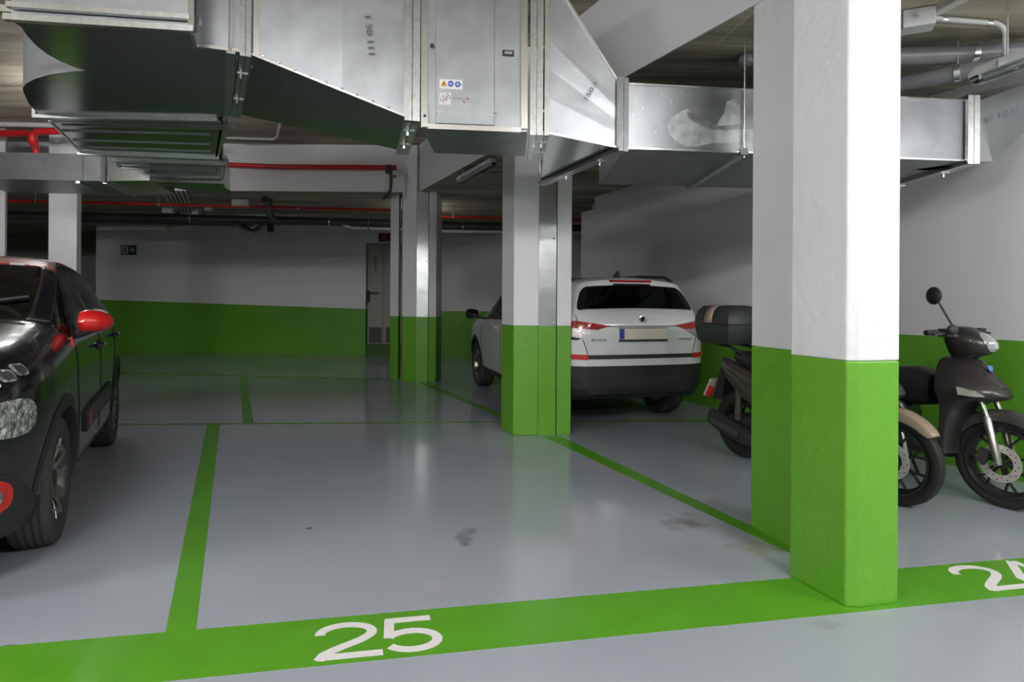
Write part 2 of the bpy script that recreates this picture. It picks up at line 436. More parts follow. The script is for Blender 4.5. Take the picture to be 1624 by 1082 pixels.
def arc_pts(cx, cy, rx, ry, a0, a1, n=18):
    return [(cx + rx * cos(rad(a0 + (a1 - a0) * k / n)), cy + ry * sin(rad(a0 + (a1 - a0) * k / n))) for k in range(n + 1)]
DIGITS = {
 '2': [arc_pts(.475, .695, .40, .235, 185, -38) + [(.70, .47), (.50, .36), (.30, .25), (.13, .13), (.07, .0)], [(.045, .068), (1.0, .068)]],
 '5': [[(.90, .932), (.10, .932)], [(.165, .99), (.10, .42)], arc_pts(.49, .325, .435, .258, 152, -152)],
 '4': [[(.66, 1.0), (.04, .30)], [(.0, .265), (1.0, .265)], [(.70, .0), (.70, 1.0)]],
}
def number(txt, org, w, h, label, skew=0.0):
    """stencilled digits, every stroke of constant width"""
    t = thing('bay_number', label, 'floor number', org)
    for i, ch in enumerate(txt):
        M = Matrix((e1, e2 + e1 * skew, Vector((0, 0, 1)))).transposed().to_4x4()
        M.translation = org + e1 * (sum(w[:i]) + i * .006) + Vector((0, 0, .0014))
        mb = MB()
        for li, pts in enumerate(DIGITS[ch]):
            P = [Vector((x * w[i], y * h)) for x, y in pts]; L, R_ = [], []
            for k, p in enumerate(P):
                d = (P[min(k + 1, len(P) - 1)] - P[max(k - 1, 0)]).normalized(); nn = Vector((-d.y, d.x))
                L.append(p + nn * .0205); R_.append(p - nn * .0205)
            z1 = .0010 + .0001 * li; n0 = len(mb.v); n = len(P)
            for q in L + R_: mb.v.append(M @ Vector((q.x, q.y, z1)))
            mb.f += [(n0 + k, n0 + k + 1, n0 + n + k + 1, n0 + n + k) for k in range(n - 1)]
        mb.build('digit', NUMW, t)
    return t
o25 = Fz(497, 1050.5)
number('25', o25, (.258, .232), .262, 'white painted number 25 on the wide green line', -.10)
o24 = Fz(1578, 938)
number('24', o24 - e1 * .02, (.262, .27), .262, 'white painted number 24 at the right edge, beside the nearest pillar', -.10)

# ------------------------------------------------------------------ pillars
def pillar(poly, label, zp=1.105, ztop=ZH, bev=.012, extra=None):
    c = sum((Vector(p) for p in poly), Vector((0, 0))) / len(poly)
    t = thing('concrete_pillar', label, 'pillar', (c.x, c.y, 0))
    MB().prism(poly, 0, zp).build('painted_base', PGREEN, t, bevel=bev)
    MB().prism(poly, zp + .0003, ztop - .002).build('shaft', PWHITE, t, bevel=bev)
    return t
def xy(p): return (p.x, p.y)
P1a, P1b, P1b2, P1c = (xy(Fz(*q)) for q in ((1252, 914), (1340, 963), (1359, 965), (1424.5, 957.5)))
pillar([P1a, P1b, P1b2, P1c, (P1c[0] - .10, P1c[1] + .27), (P1a[0] + .03, P1a[1] + .03)], 'nearest white and green pillar standing on the wide green line', bev=.008)
R1a, R1b = xy(Fz(1190, 835)), xy(Fz(1252, 869))
pillar([R1a, (R1b[0] + .03, R1b[1] - .12), (R1b[0] + .34, R1b[1] - .06), (R1a[0] + .30, R1a[1] + .10)], 'white and green pillar set back directly behind the nearest pillar', 1.10, ZL, bev=.006)

def pillar_cover(polyL, strip, polyR, poly_all, label, zp, ztop_main, ztop_r):
    c = sum((Vector(p) for p in poly_all), Vector((0, 0))) / len(poly_all)
    t = thing('concrete_pillar', label, 'pillar', (c.x, c.y, 0))
    MB().prism(polyL, 0, zp).build('painted_base', PGREEN, t, bevel=.01)
    MB().prism(polyL, zp + .0003, ztop_main).build('shaft', PWHITE, t, bevel=.01)
    MB().prism(polyR, 0, zp).build('painted_side_base', PGREEN, t, bevel=.008)
    MB().prism(polyR, zp + .0003, ztop_r).build('side_shaft', PWHITE, t, bevel=.008)
    MB().prism(strip, 0, zp).build('painted_cover_base', PGREEN, t)
    cv = MB().prism(strip, zp + .0003, ztop_r).build('metal_cover', COVERM, t)
    cv['label'] = 'galvanised metal strip covering a pipe chase'
    f0, f1 = Vector(strip[0]), Vector(strip[1])
    for z in (zp + .03, 2.0, 2.75):
        p = f0.lerp(f1, .85); MB().ell((p.x, p.y - .004, z), (.012, .012, .012)).build('screw', BRIGHT, cv)
    return t
def lin(px, py): return xy(Fz(px, py))
A2, B2, C2, D2, E2 = lin(794.5, 681), lin(813.5, 690.5), lin(853, 691), lin(882, 690), lin(905, 690)
bk = .5
pillar_cover([A2, B2, C2, (C2[0] + .03, C2[1] + bk), (A2[0] + .08, A2[1] + .28)],
             [(C2[0] + .001, C2[1] + .006), (D2[0] - .008, D2[1] + .006), (D2[0] - .008, D2[1] + .3), (C2[0] + .001, C2[1] + .3)],
             [D2, E2, (E2[0] + .0, E2[1] + bk), (D2[0] + .02, D2[1] + bk)], [A2, B2, C2, D2, E2, (E2[0], E2[1] + bk)],
             'middle pillar with a metal strip, in front of the white car', 1.108, ZH - .01, ZL - .002)
A3, B3, B3b, C3_, D3, E3 = lin(618, 600.5), lin(631, 602), lin(637, 604.5), lin(659.5, 606), lin(679, 606), lin(691, 605.5)
p3 = pillar_cover([B3b, C3_, (C3_[0] + .02, C3_[1] + .6), (B3b[0] - .12, B3b[1] + .6)],
             [(C3_[0] + .001, C3_[1] + .01), (D3[0] - .012, D3[1] + .01), (D3[0] - .012, D3[1] + .3), (C3_[0] + .001, C3_[1] + .3)],
             [D3, E3, (E3[0] + .02, E3[1] + .6), (D3[0] + .02, D3[1] + .6)], [A3, B3, C3_, E3, (E3[0], E3[1] + .6)],
             'farther pillar with a metal strip, left of the middle pillar', 1.08, ZH - .01, ZL - .002)
sd = [A3, B3, (B3[0] - .03, B3[1] + .35), (A3[0] - .03, A3[1] + .45)]
MB().prism(sd, 0, 1.08).build('painted_side_base', PGREEN, p3)
MB().prism(sd, 1.0803, ZL - .002).build('side_shaft', PWHITE, p3)
def pil_at(x0, x1, x2, Y, Y2, label):
    a, b, c = Dy(x0, 470, Y), Dy(x1, 470, Y + .02), Dy(x2, 470, Y2)
    d = (c - b); pillar([xy(a), xy(b), xy(c), xy(a + d)], label, bev=.012)
pil_at(76, 121, 128.5, 9.3, 9.75, 'white pillar behind the red roof of the black car')
pil_at(-36, 7, 10.5, 9.1, 9.4, 'white pillar cut by the left edge of the photo')

# ------------------------------------------------------------------ wall signs
wd = (Vector(BW1) - Vector(BW0)).normalized(); wn = Vector((wd.y, -wd.x))
def on_back(px, py):
    k = (BW1[1] - BW0[1]) / (BW1[0] - BW0[0]); return Pl(px, py, BW0[1] - k * BW0[0], k)
ex = Vector((wd.x, wd.y, 0)); ez = Vector((0, 0, 1)); eo = Vector((wn.x, wn.y, 0))
SGR = mat('exit_sign_green', (.012, .06, .03), .5); SWH = mat('exit_sign_white', (.42, .5, .44), .5)
s0, s1 = on_back(192.5, 404.5), on_back(216.5, 389)
W, Hh = (s1 - s0).dot(ex), s1.z - s0.z
sg = thing('exit_sign', 'small green emergency exit sign with running figure and right arrow', 'sign', s0)
def sb(name, x0, x1, z0, z1, m, o0, o1, par):
    q = [s0 + ex * (W * x) + ez * (Hh * z) for x, z in ((x0, z0), (x1, z0), (x1, z1), (x0, z1))]
    return MB().hexa([v + eo * o0 for v in q], [v + eo * o1 for v in q]).build(name, m, par)
sb('sign_plate', 0, 1, 0, 1, SGR, .003, .02, sg)
pic = sb('pictogram_panel', .09, .48, .1, .9, SWH, .0202, .023, sg)
def poly_sign(name, pts, m, par, o0=.0232, o1=.026):
    n = len(pts); q = [s0 + ex * (W * x) + ez * (Hh * z) for x, z in pts]
    return MB().add([v + eo * o0 for v in q] + [v + eo * o1 for v in q], [tuple(range(n)), tuple(range(n, 2 * n))] + [(i, (i + 1) % n, n + (i + 1) % n, n + i) for i in range(n)]).build(name, m, par)
poly_sign('arrow', [(.56, .44), (.78, .44), (.66, .27), (.76, .27), (.93, .5), (.76, .75), (.66, .75), (.78, .56), (.56, .56)], SWH, sg, .0202, .023)
poly_sign('running_figure', [(.29, .68), (.34, .68), (.41, .52), (.38, .5), (.34, .58), (.31, .44), (.40, .3), (.42, .12), (.37, .12), (.35, .26), (.27, .36), (.22, .27), (.12, .24), (.12, .3), (.2, .33), (.24, .5), (.18, .46), (.15, .56), (.18, .57), (.21, .52)], SGR, pic)
poly_sign('figure_head', [(.33, .72), (.36, .70), (.39, .72), (.39, .79), (.36, .81), (.33, .79)], SGR, pic)
# dark red sign above the door
kk = dd.y / dd.x
def on_door(px, py): return Pl(px, py, BW1[1] - kk * BW1[0], kk)
r0, r1 = on_door(600.5, 383.5), on_door(622, 370)
sg2 = thing('door_sign', 'dark red sign with white lettering above the door', 'sign', r0)
ed = Vector((dd.x, dd.y, 0)); en = Vector((dd.y, -dd.x, 0))
q = [r0, r0 + ed * (r1 - r0).dot(ed), r1, Vector((r0.x, r0.y, r1.z))]
MB().hexa([v + en * .003 for v in q], [v + en * .015 for v in q]).build('sign_plate', mat('dark_red_sign', (.10, .008, .01), .5), sg2)
SW2 = mat('faded_sign_white', (.3, .2, .2), .5)
h2 = r1.z - r0.z
for i, tx in enumerate(('SIN', 'SALIDA')):
    M = frame_M(r0 + ed * (.05 + .04 * (1 - i)) + ez * (h2 * (.55 - .42 * i)) + en * .0152, ed, ez)
    text_mesh(tx, .1 + .06 * i, h2 * .28, M, SW2, 'lettering', sg2)

# ================================================================== VENTILATION DUCTS
KX = .12
Y_F, Y_R = 3.95, 4.62
def pf(x, y): return Pl(x, y, Y_F, KX)
eK = Vector((1, KX, 0)).normalized(); nK = Vector((KX, -1, 0)).normalized()   # along the run, towards the viewer
def V(x, y, z): return Vector((x, y, z))
def rz_(p, z): return Vector((p.x, p.y, z))
DG = 'galvanised duct sections of the fan line'

def flange(parent, fb, rb, zt, w=.035, pr=.03, both=True, off=0.0, bolts=True):
    """angle flange round a joint: front-bottom corner fb, rear-bottom corner rb, top zt"""
    d = (rb - fb).normalized(); side = d.cross(Vector((0, 0, 1))).normalized()
    for k in ((-1, 1) if both else (1,)):
        o = side * (k * w * .55 + off)
        m = MB()
        m.bar(fb + o - d * pr + V(0, 0, -pr), rz_(fb, zt) + o - d * pr, w, pr * 1.0, up=d)
        m.bar(fb + o - d * pr + V(0, 0, -pr * .5), rb + o + V(0, 0, -pr * .5), w, pr)
        m.build('flange', FLANGE, parent)
    if bolts:
        for t in (.2, .62):
            p = fb.lerp(rb, t) + V(0, 0, -pr)
            MB().bar(p - side * .035, p + side * .035, .014, .014).bar(p - side * .01 , p - side * .01 + V(0, 0, -.035), .012, .012).build('bolt', BRIGHT, parent)
        for t in (.12, .5):
            p = rz_(fb, fb.z + (zt - fb.z) * t) - d * pr * 1.2
            MB().bar(p - side * .03, p + side * .03, .014, .014).build('bolt', BRIGHT, parent)

# ---- fan box
fbl, fbr = pf(668, 205), pf(836, 207)
zfb = (fbl.z + fbr.z) / 2; fbl.z = fbr.z = zfb
ZT = 3.56
def back(p, y1): return Vector((p.x, y1 + KX * p.x, p.z))
fan = thing('fan_box', 'square galvanised fan box with access panel and safety stickers', 'fan unit', (fbl + fbr) / 2)
b4 = [fbl, fbr, back(fbr, Y_R), back(fbl, Y_R)]
MB().hexa(b4, [rz_(p, ZT) for p in b4]).build('body', GALV, fan)
def on_fan(x, y, off=0.0): return pf(x, y) + nK * off
def fpanel(name, x0, y0, x1, y1, o0, o1, m, par, bev=0):
    a, b, c, d = pf(x0, y1), pf(x1, y1), pf(x1, y0), pf(x0, y0)
    b.z = a.z; c.z = d.z
    q = [a, b, c, d]
    return MB().hexa([v + nK * o0 for v in q], [v + nK * o1 for v in q]).build(name, m, par, bevel=bev)
pan = fpanel('access_panel', 691, -40, 784, 196, .0, .012, GALV, fan, .003)
fpanel('panel_seam', 690, 178, 785, 179, .0121, .0135, FLANGE, pan)
fpanel('post', 668, -40, 678, 203, .001, .022, BRIGHT, fan)
fpanel('post', 826, -40, 836, 205, .001, .022, BRIGHT, fan)
fpanel('bottom_rail', 678, 197, 826, 205, .001, .016, BRIGHT, fan)
fpanel('corner_bracket', 670, 182, 679, 203, .023, .03, BRIGHT, fan)
MB().tube([on_fan(685.5, 73.5, .001), on_fan(685.5, 73.5, .016)], .014, 16).build('lock', BLACKPL, fan)
MB().tube([on_fan(674, 186, .03), on_fan(674, 186, .034)], .009, 12).build('bracket_hole', BLACKPL, fan)
for (x, y) in ((693, 180), (782, 181), (697, 195), (787, 180)):
    MB().ell(on_fan(x, y, .014), (.006, .006, .006)).build('screw', BRIGHT, fan)
tagp = fpanel('latch', 797, 80, 815, 89, .001, .012, BLACKPL, fan)
fpanel('latch_slot', 800, 82.5, 812, 86.5, .0121, .014, BRIGHT, tagp)
# stickers on the panel
stk = fpanel('safety_sticker', 697, 126.5, 733, 141.5, .0121, .0130, mat('sticker_white', (.72, .72, .70), .4), pan)
stk['label'] = 'white sticker with yellow warning triangle and two blue discs'
def spoly(name, pts, m, par, o0=.0131, o1=.0138):
    q = [pf(*p) for p in pts]; n = len(q)
    return MB().add([v + nK * o0 for v in q] + [v + nK * o1 for v in q], [tuple(range(n)), tuple(range(n, 2 * n))] + [(i, (i + 1) % n, n + (i + 1) % n, n + i) for i in range(n)]).build(name, m, par)
def circ(cx, cy, r, n=20, a0=0, a1=2 * PI): return [(cx + r * cos(a0 + (a1 - a0) * k / n), cy + r * sin(a0 + (a1 - a0) * k / n)) for k in range(n)]
YEL = mat('warning_yellow', (.65, .36, .01), .4); BLU = mat('mandatory_blue', (.02, .045, .33), .4); BLU2 = mat('pale_blue', (.25, .35, .7), .4)
INKB = mat('black_ink', (.02, .02, .02), .5); INKR = mat('red_ink', (.42, .02, .02), .5); INKG = mat('grey_ink', (.16, .16, .17), .5)
spoly('warning_triangle', [(698.7, 137.8), (709.2, 138.8), (704.3, 128)], YEL, pan)
spoly('triangle_symbol', [(701.6, 135.8), (703, 136.4), (704.6, 133.2), (706.8, 136.6), (705.6, 132.4), (703.4, 131.8)], INKB, pan, .0139, .0142)
for (cx, cy) in ((714.8, 134), (726, 135)):
    spoly('mandatory_disc', circ(cx, cy, 4.7), BLU, pan)
spoly('disc_symbol', [(711.4, 134), (714, 131.6), (718, 132.8), (717.6, 135.4), (713, 136.4)], BLU2, pan, .0139, .0142)
spoly('disc_symbol', [(723, 133), (726, 132), (729, 133.2), (728, 136.6), (726, 138), (724, 136.6)], BLU2, pan, .0139, .0142)
lab = fpanel('maker_label', 696.4, 147.6, 714.8, 166.5, .0121, .0126, mat('label_silver', (.62, .62, .62), .35, .3), pan)
def arcpoly(cx, cy, r0, r1, a0, a1, n=10):
    return [(cx + r1 * cos(rad(a0 + (a1 - a0) * k / n)), cy + r1 * sin(rad(a0 + (a1 - a0) * k / n))) for k in range(n + 1)] + \
           [(cx + r0 * cos(rad(a1 + (a0 - a1) * k / n)), cy + r0 * sin(rad(a1 + (a0 - a1) * k / n))) for k in range(n + 1)]
spoly('logo_arc', arcpoly(705.8, 157, 7.0, 7.9, 100, 185), INKR, pan, .0127, .0132)
spoly('logo_arc', arcpoly(705.8, 157, 7.0, 8.2, -75, 10), INKR, pan, .0127, .0132)
def stext(tx, x0, y0, x1, y1, m, par, o):
    a = pf(x0, y1) + nK * o; w = (pf(x1, y1) - pf(x0, y1)).length; h = (pf(x0, y0) - pf(x0, y1)).length
    return text_mesh(tx, w, h, frame_M(a, eK, (0, 0, 1)), m, 'lettering', par, .0006)
stext('S', 701.5, 152.5, 704.8, 160.6, INKB, pan, .0127); stext('&', 704.8, 158, 706.8, 161, INKB, pan, .0127); stext('P', 707, 153.5, 710.5, 161.5, INKB, pan, .0127)
stext('Soler&Palau', 718.5, 155.3, 738.5, 158.6, INKG, pan, .0127)
stext('Ventilation Group', 739.5, 161.4, 759.5, 163.8, INKG, pan, .0127)
spoly('logo_arc', arcpoly(739.2, 160, 2.8, 4.6, -80, -10), INKR, pan, .0127, .0132)
spoly('logo_arc', arcpoly(738.4, 160.6, 2.8, 4.6, 105, 175), INKR, pan, .0127, .0132)
flange(fan, rz_(fbr, zfb) + eK * .06, back(fbr, Y_R) + eK * .06, ZT, .04, .03)

# ---- tapering trunk left of the fan
ta, tb = pf(398, 86), pf(645, 186)
ra, rb2 = Fz(380, 181, ta.z), Fz(632, 238, tb.z)
trunk = thing('duct_section', 'large tapering duct section left of the fan box, handwriting on its face', 'air duct', (ta + tb) / 2, group=None)
m = MB(); N = 6; cols = [0, .12, .27, .44, .58, .74, 1]; dep = [0, .003, .009, .002, .010, .003, 0]
bot = [ta.lerp(tb, c) + nK * e for c, e in zip(cols, dep)]; top = [rz_(p, ZT + .02) for p in bot]
rbk = [ra.lerp(rb2, c) for c in cols]; rtp = [rz_(p, ZT + .02) for p in rbk]
n = len(cols)
MB().add(bot + top, [(i, i + 1, n + i + 1, n + i) for i in range(n - 1)]).build('front_panel', GALV, trunk)
m.add(bot + top + rbk + rtp, [(2 * n + i, 2 * n + i + 1, i + 1, i) for i in range(n - 1)]
      + [(2 * n + i, 3 * n + i, 3 * n + i + 1, 2 * n + i + 1) for i in range(n - 1)] + [(n + i, n + i + 1, 3 * n + i + 1, 3 * n + i) for i in range(n - 1)]
      + [(0, n, 3 * n, 2 * n), (n - 1, 3 * n - 1, 4 * n - 1, 2 * n - 1)])
m.build('sheet_body', GALVD, trunk)
sm = MB().bar(ta + nK * .012, tb + nK * .012, .012, .014).build('bottom_seam', BRIGHT, trunk)
for k in range(9):
    MB().ell(ta.lerp(tb, .08 + k * .1) + nK * .022 + V(0, 0, .012), (.008, .008, .008)).build('rivet', BRIGHT, trunk)
flange(trunk, tb + eK * .03, rb2 + eK * .03, ZT, .045, .035)
flange(trunk, ta - eK * .035, ra - eK * .03, ZT, .03, .03)
def strip_front(par, x0, x1, yb_, off0, off1, mm=BRIGHT, nm='edge_strip'):
    a, b = pf(x0, yb_), pf(x1, yb_); b.z = a.z
    q = [a, b, rz_(b, ZT), rz_(a, ZT)]
    MB().hexa([v + nK * off0 for v in q], [v + nK * off1 for v in q]).build(nm, mm, par)
strip_front(trunk, 402, 411, 88, .0, .006)
strip_front(trunk, 640, 650, 182, .012, .02)
HW = mat('marker_ink', (.07, .08, .13), .6)
def hand(tx, x0, y0, x1, y1, size, par, y0p=Y_F, kp=KX, name='handwriting', o=.02):
    a, b = Pl(x0, y0, y0p, kp), Pl(x1, y1, y0p, kp)
    nn = Vector((kp, -1, 0)).normalized(); d = (b - a)
    text_mesh(tx, d.length, size, frame_M(a + nn * o, d, nn.cross(d)), HW, name, par, .0005)
hand('1 50 111', 579, 28, 585, 88, .04, trunk, o=.022)

# ---- branching elbow section at the far left of the fan line: one outline at constant height
ZE = 2.90
out_px = [(18, 33), (305, 52), (312, 76), (385, 85), (374, 179), (345, 188), (62, 182), (46, 165), (37, 146), (36, 139), (42, 132), (56, 125), (80, 118), (108, 114), (136, 112),
          (118, 106.5), (95, 97), (75, 86), (58, 73), (44, 58), (33, 42)]
outl = [Fz(x, y, ZE) for x, y in out_px]
elb = thing('duct_section', 'big branching duct section at upper left with curved end walls', 'air duct', outl[1])
n = len(outl)
m = MB()
def tri_fill(pts):
    bm = bmesh.new(); vs = [bm.verts.new(p) for p in pts]; bm.faces.new(vs)
    bmesh.ops.triangulate(bm, faces=bm.faces[:]); bm.verts.index_update()
    f = [tuple(v.index for v in fc.verts) for fc in bm.faces]; bm.free(); return f
m.add(outl, tri_fill(outl)); m.build('underside_sheet', GALVD, elb)
EL_T = 3.6
def wallsec(i0, i1, name, mm):
    w = MB()
    for i in range(i0, i1):
        a, b = outl[i % n], outl[(i + 1) % n]
        w.add([a, b, rz_(b, EL_T), rz_(a, EL_T)], [(0, 1, 2, 3)])
    bm_o = w.build(name, mm, elb, smooth=(i1 - i0 > 3))
    if i1 - i0 <= 3:
        md = bm_o.modifiers.new('t', 'SOLIDIFY'); md.thickness = .004
    return bm_o
wallsec(0, 1, 'front_panel', GALV); wallsec(1, 2, 'return_panel', GALVD); wallsec(2, 3, 'light_front_panel', GALV)
wallsec(3, 4, 'joint_panel', GALVD); wallsec(4, 6, 'rear_panel', GALVD); wallsec(6, 14, 'curved_wall', mat('galvanised_dull', (.30, .31, .32), .6, .15))
wallsec(14, 21, 'curved_wall', GALVD)
# flange bars and strut rail across the front
fl_ = MB(); fl_.bar(outl[0] + V(-.02, -.02, .01), outl[1] + V(.02, -.02, .01), .04, .035); fl_.build('flange', FLANGE, elb)
g = MB(); g.bar(outl[0] + V(0, -.03, .075), outl[1] + V(0, -.03, .075), .03, .03); g.build('flange', FLANGE, elb)
a, b = Fz(-40, 12, 3.0), Fz(318, 34, 3.0)
MB().bar(a, b, .04, .04).build('strut_rail', BRIGHT, elb)
a, b = Fz(100, -2, 3.1), Fz(306, 10, 3.1); MB().bar(a, b, .04, .03).build('flange', FLANGE, elb)
MB().bar(outl[1] + V(.01, -.02, 0), rz_(outl[1], EL_T) + V(.01, -.02, 0), .035, .03).build('corner_post', BRIGHT, elb)
MB().bar(outl[2] + V(0, -.012, .01), outl[3] + V(0, -.012, .01), .02, .02).build('bottom_seam', BRIGHT, elb)
MB().bar(outl[2] + V(0, -.012, 0), outl[1] + V(.0, 0, .0), .02, .02).build('bottom_seam', BRIGHT, elb)
a, b = Fz(366, 82, ZE - .012), Fz(361, 182, ZE - .012); MB().bar(a, b, .05, .022).build('strap', FLANGE, elb)
a = Fz(366, 82, ZE - .012) + V(0, -.02, 0)
MB().tube([a, rz_(a, 3.9)], .005, 6).build('threaded_rod', BRIGHT, elb)
flange(elb, outl[6] + V(0, .02, 0), outl[5] + V(0, .02, 0), ZE + .05, .04, .03, bolts=False)
hand('1 A', 318, 24, 328, 33, .05, elb, o=.30)

# ---- duct running away along the left
def ldl(y): return 62 + (y - 182) * (192 - 62) / (285 - 182)
def ldr(y): return 346.5 + (y - 188) * .045
segs = [(183, 241, 249, 'first section of the duct running away, green reflections on its underside'), (250, 266, 270, 'second short section of the duct running away below the first'),
        (262, 283, 290, 'last section of the duct running away, its end panel turned up')]
def duct_box(label, q_bottom, h, mm=GALVD, bev=0, name='duct_section'):
    c = sum(q_bottom, Vector((0, 0, 0))) / 4
    t = thing(name, label, 'air duct', c)
    MB().hexa(q_bottom, [p + V(0, 0, h) for p in q_bottom]).build('sheet_body', mm, t)
    return t
L0, R0 = outl[6], outl[5]
L1, R1 = Fz(132, 243, ZE), Fz(341, 251, ZE)
L2, R2 = Fz(190, 284, ZE), Fz(347, 288, ZE)
t = duct_box('duct section running away at upper left, green reflections on its underside', [L0 + V(0, .06, 0), R0 + V(0, .06, 0), R1, L1], .6)
mm_ = MB()
for s in (.35, .6, .8):
    MB().bar(L0.lerp(L1, s) + V(.05, 0, -.004), R0.lerp(R1, s) + V(-.05, 0, -.004), .03, .012).build('stiffening_rib', GALV, t)
MB().bar(L0 + V(0, .12, -.012), R0 + V(.05, .12, -.012), .045, .03).build('flange', FLANGE, t)
MB().bar(L0 + V(.02, .24, -.012), R0 + V(.05, .24, -.012), .035, .03).build('flange', FLANGE, t)
MB().bar(L1 + V(-.03, -.03, -.012), R1 + V(.06, -.03, -.012), .045, .03).build('flange', FLANGE, t)
MB().bar(R0 + V(.03, .1, .02), R1 + V(.03, 0, .02), .02, .05).build('side_seam', BRIGHT, t)
MB().bar(L0 + V(-.012, .1, .0), L1 + V(-.012, 0, .0), .02, .02).build('side_seam', FLANGE, t)
t = duct_box('farther duct section at upper left with plain grey ribbed underside', [L1 + V(.25, .12, .02), R1 + V(.03, .12, .02), R2 + V(.02, 0, .02), L2 + V(0, 0, .02)], .55)
LL, RR = L1 + V(.25, .12, .02), R1 + V(.03, .12, .02)
for s in (.3, .5, .7):
    MB().bar(LL.lerp(L2, s) + V(.06, 0, -.004), RR.lerp(R2, s) + V(-.05, 0, .004), .03, .012).build('stiffening_rib', GALV, t)
for (p, q) in ((LL, RR), (LL.lerp(L2, .18), RR.lerp(R2, .18)), (L2, R2)):
    MB().bar(p + V(-.03, 0, -.012), q + V(.06, 0, -.012), .045, .03).build('flange', FLANGE, t)
MB().bar(RR + V(.03, 0, .02), R2 + V(.05, 0, .02), .02, .04).build('side_seam', BRIGHT, t)
E0, E1 = L2 + V(.0, .02, .02), R2 + V(.02, .02, .02)
t = thing('duct_section', 'end piece of the duct running away, its bottom tapering upward', 'air duct', E0)
MB().hexa([E0, E1, E1 + V(-.2, .65, -.06), E0 + V(.95, 1.0, -.10)], [E0 + V(0, 0, .5), E1 + V(0, 0, .5), E1 + V(-.2, .65, .3), E0 + V(.95, 1.0, .3)]).build('sheet_body', GALVD, t)

# ---- branch duct to the left edge
YB = 7.05
bl = [Dy(-60, 279, YB), Dy(166, 286, YB + .12)]
bz = 2.75
b0, b1 = rz_(bl[0], bz), rz_(bl[1], bz)
t = duct_box('flat grey duct crossing from the left edge, in front of the white pillars', [b0, b1, b1 + V(-.25, .95, 0), b0 + V(-.25, .95, 0)], .315, GALV)
for px in (22, 66, 91, 122):
    p = Dy(px, 280, YB + .0); MB().box((p.x, p.y + .045 + .0005 * px, bz + .158), (.008, .012, .315)).build('joint_seam', GALVD, t)
MB().bar(b1 + V(-.32, 0, -.012), b1 + V(-.57, .95, -.012), .04, .03).build('flange', FLANGE, t)
MB().bar(b1 + V(.0, 0, -.012), b1 + V(-.25, .95, -.012), .04, .03).build('flange', FLANGE, t)
MB().bar(b1 + V(.0, -.02, -.02), b1 + V(0, -.02, .33), .05, .03).build('flange', FLANGE, t)
t = duct_box('short duct piece joining the left branch to the duct running away', [b1 + V(.03, 0, 0), b1 + V(.5, .05, .02), b1 + V(.3, .95, .02), b1 + V(-.22, .95, 0)], .3, GALVD)

# ---- transition right of the fan
ZD = Pl(990, 235, Y_F, KX).z
q0 = fbr + eK * .12; q1 = back(q0, Y_R)
d0 = pf(981, 235); d0.z = ZD; d1 = Fz(858, 289, ZD)
ZDT = pf(985, 133).z
tr = thing('duct_section', 'bright triangular transition duct between fan box and long right duct', 'air duct', (q0 + d0) / 2)
Mx = MB()
def lerp(a, b, t): return a + (b - a) * t
tA, tB = rz_(q0, ZT), rz_(d0, ZDT)
rA, rB = rz_(q1, ZT), rz_(d1, ZDT)
# front face broken into horizontal creased strips
lev = [0, .22, .40, .58, .78, 1]; bul = [0, .004, .001, .005, .0015, 0]
vs_, fs_ = [], []
for l, bu in zip(lev, bul):
    a = lerp(q0, tA, l) + nK * bu; b = lerp(d0, tB, l) + nK * bu
    vs_ += [a, b]
for i in range(5): fs_.append((2 * i, 2 * i + 1, 2 * i + 3, 2 * i + 2))
MB().add(vs_, fs_).build('front_panel', GALV, tr)
MB().add([q0, d0, d1, q1], [(0, 1, 2), (0, 2, 3)]).build('underside_sheet', GALVD, tr)
MB().add([tA, tB, rB, rA, q1, d1], [(0, 1, 2, 3), (3, 2, 5, 4)]).build('back_panel', GALVD, tr)
MB().bar(tA + nK * .008, tB + nK * .008, .012, .012).build('edge_seam', BRIGHT, tr)
MB().bar(q0 + nK * .008, d0 + nK * .008, .012, .012).build('edge_seam', BRIGHT, tr)
flange(tr, q0 - eK * .01, q1 - eK * .01, ZT, .03, .03, False)
flange(tr, d0 + eK * .01, d1 + eK * .01, ZDT + .03, .035, .03)
hand('150.1', 930, 162, 946, 136, .03, tr, o=.03)

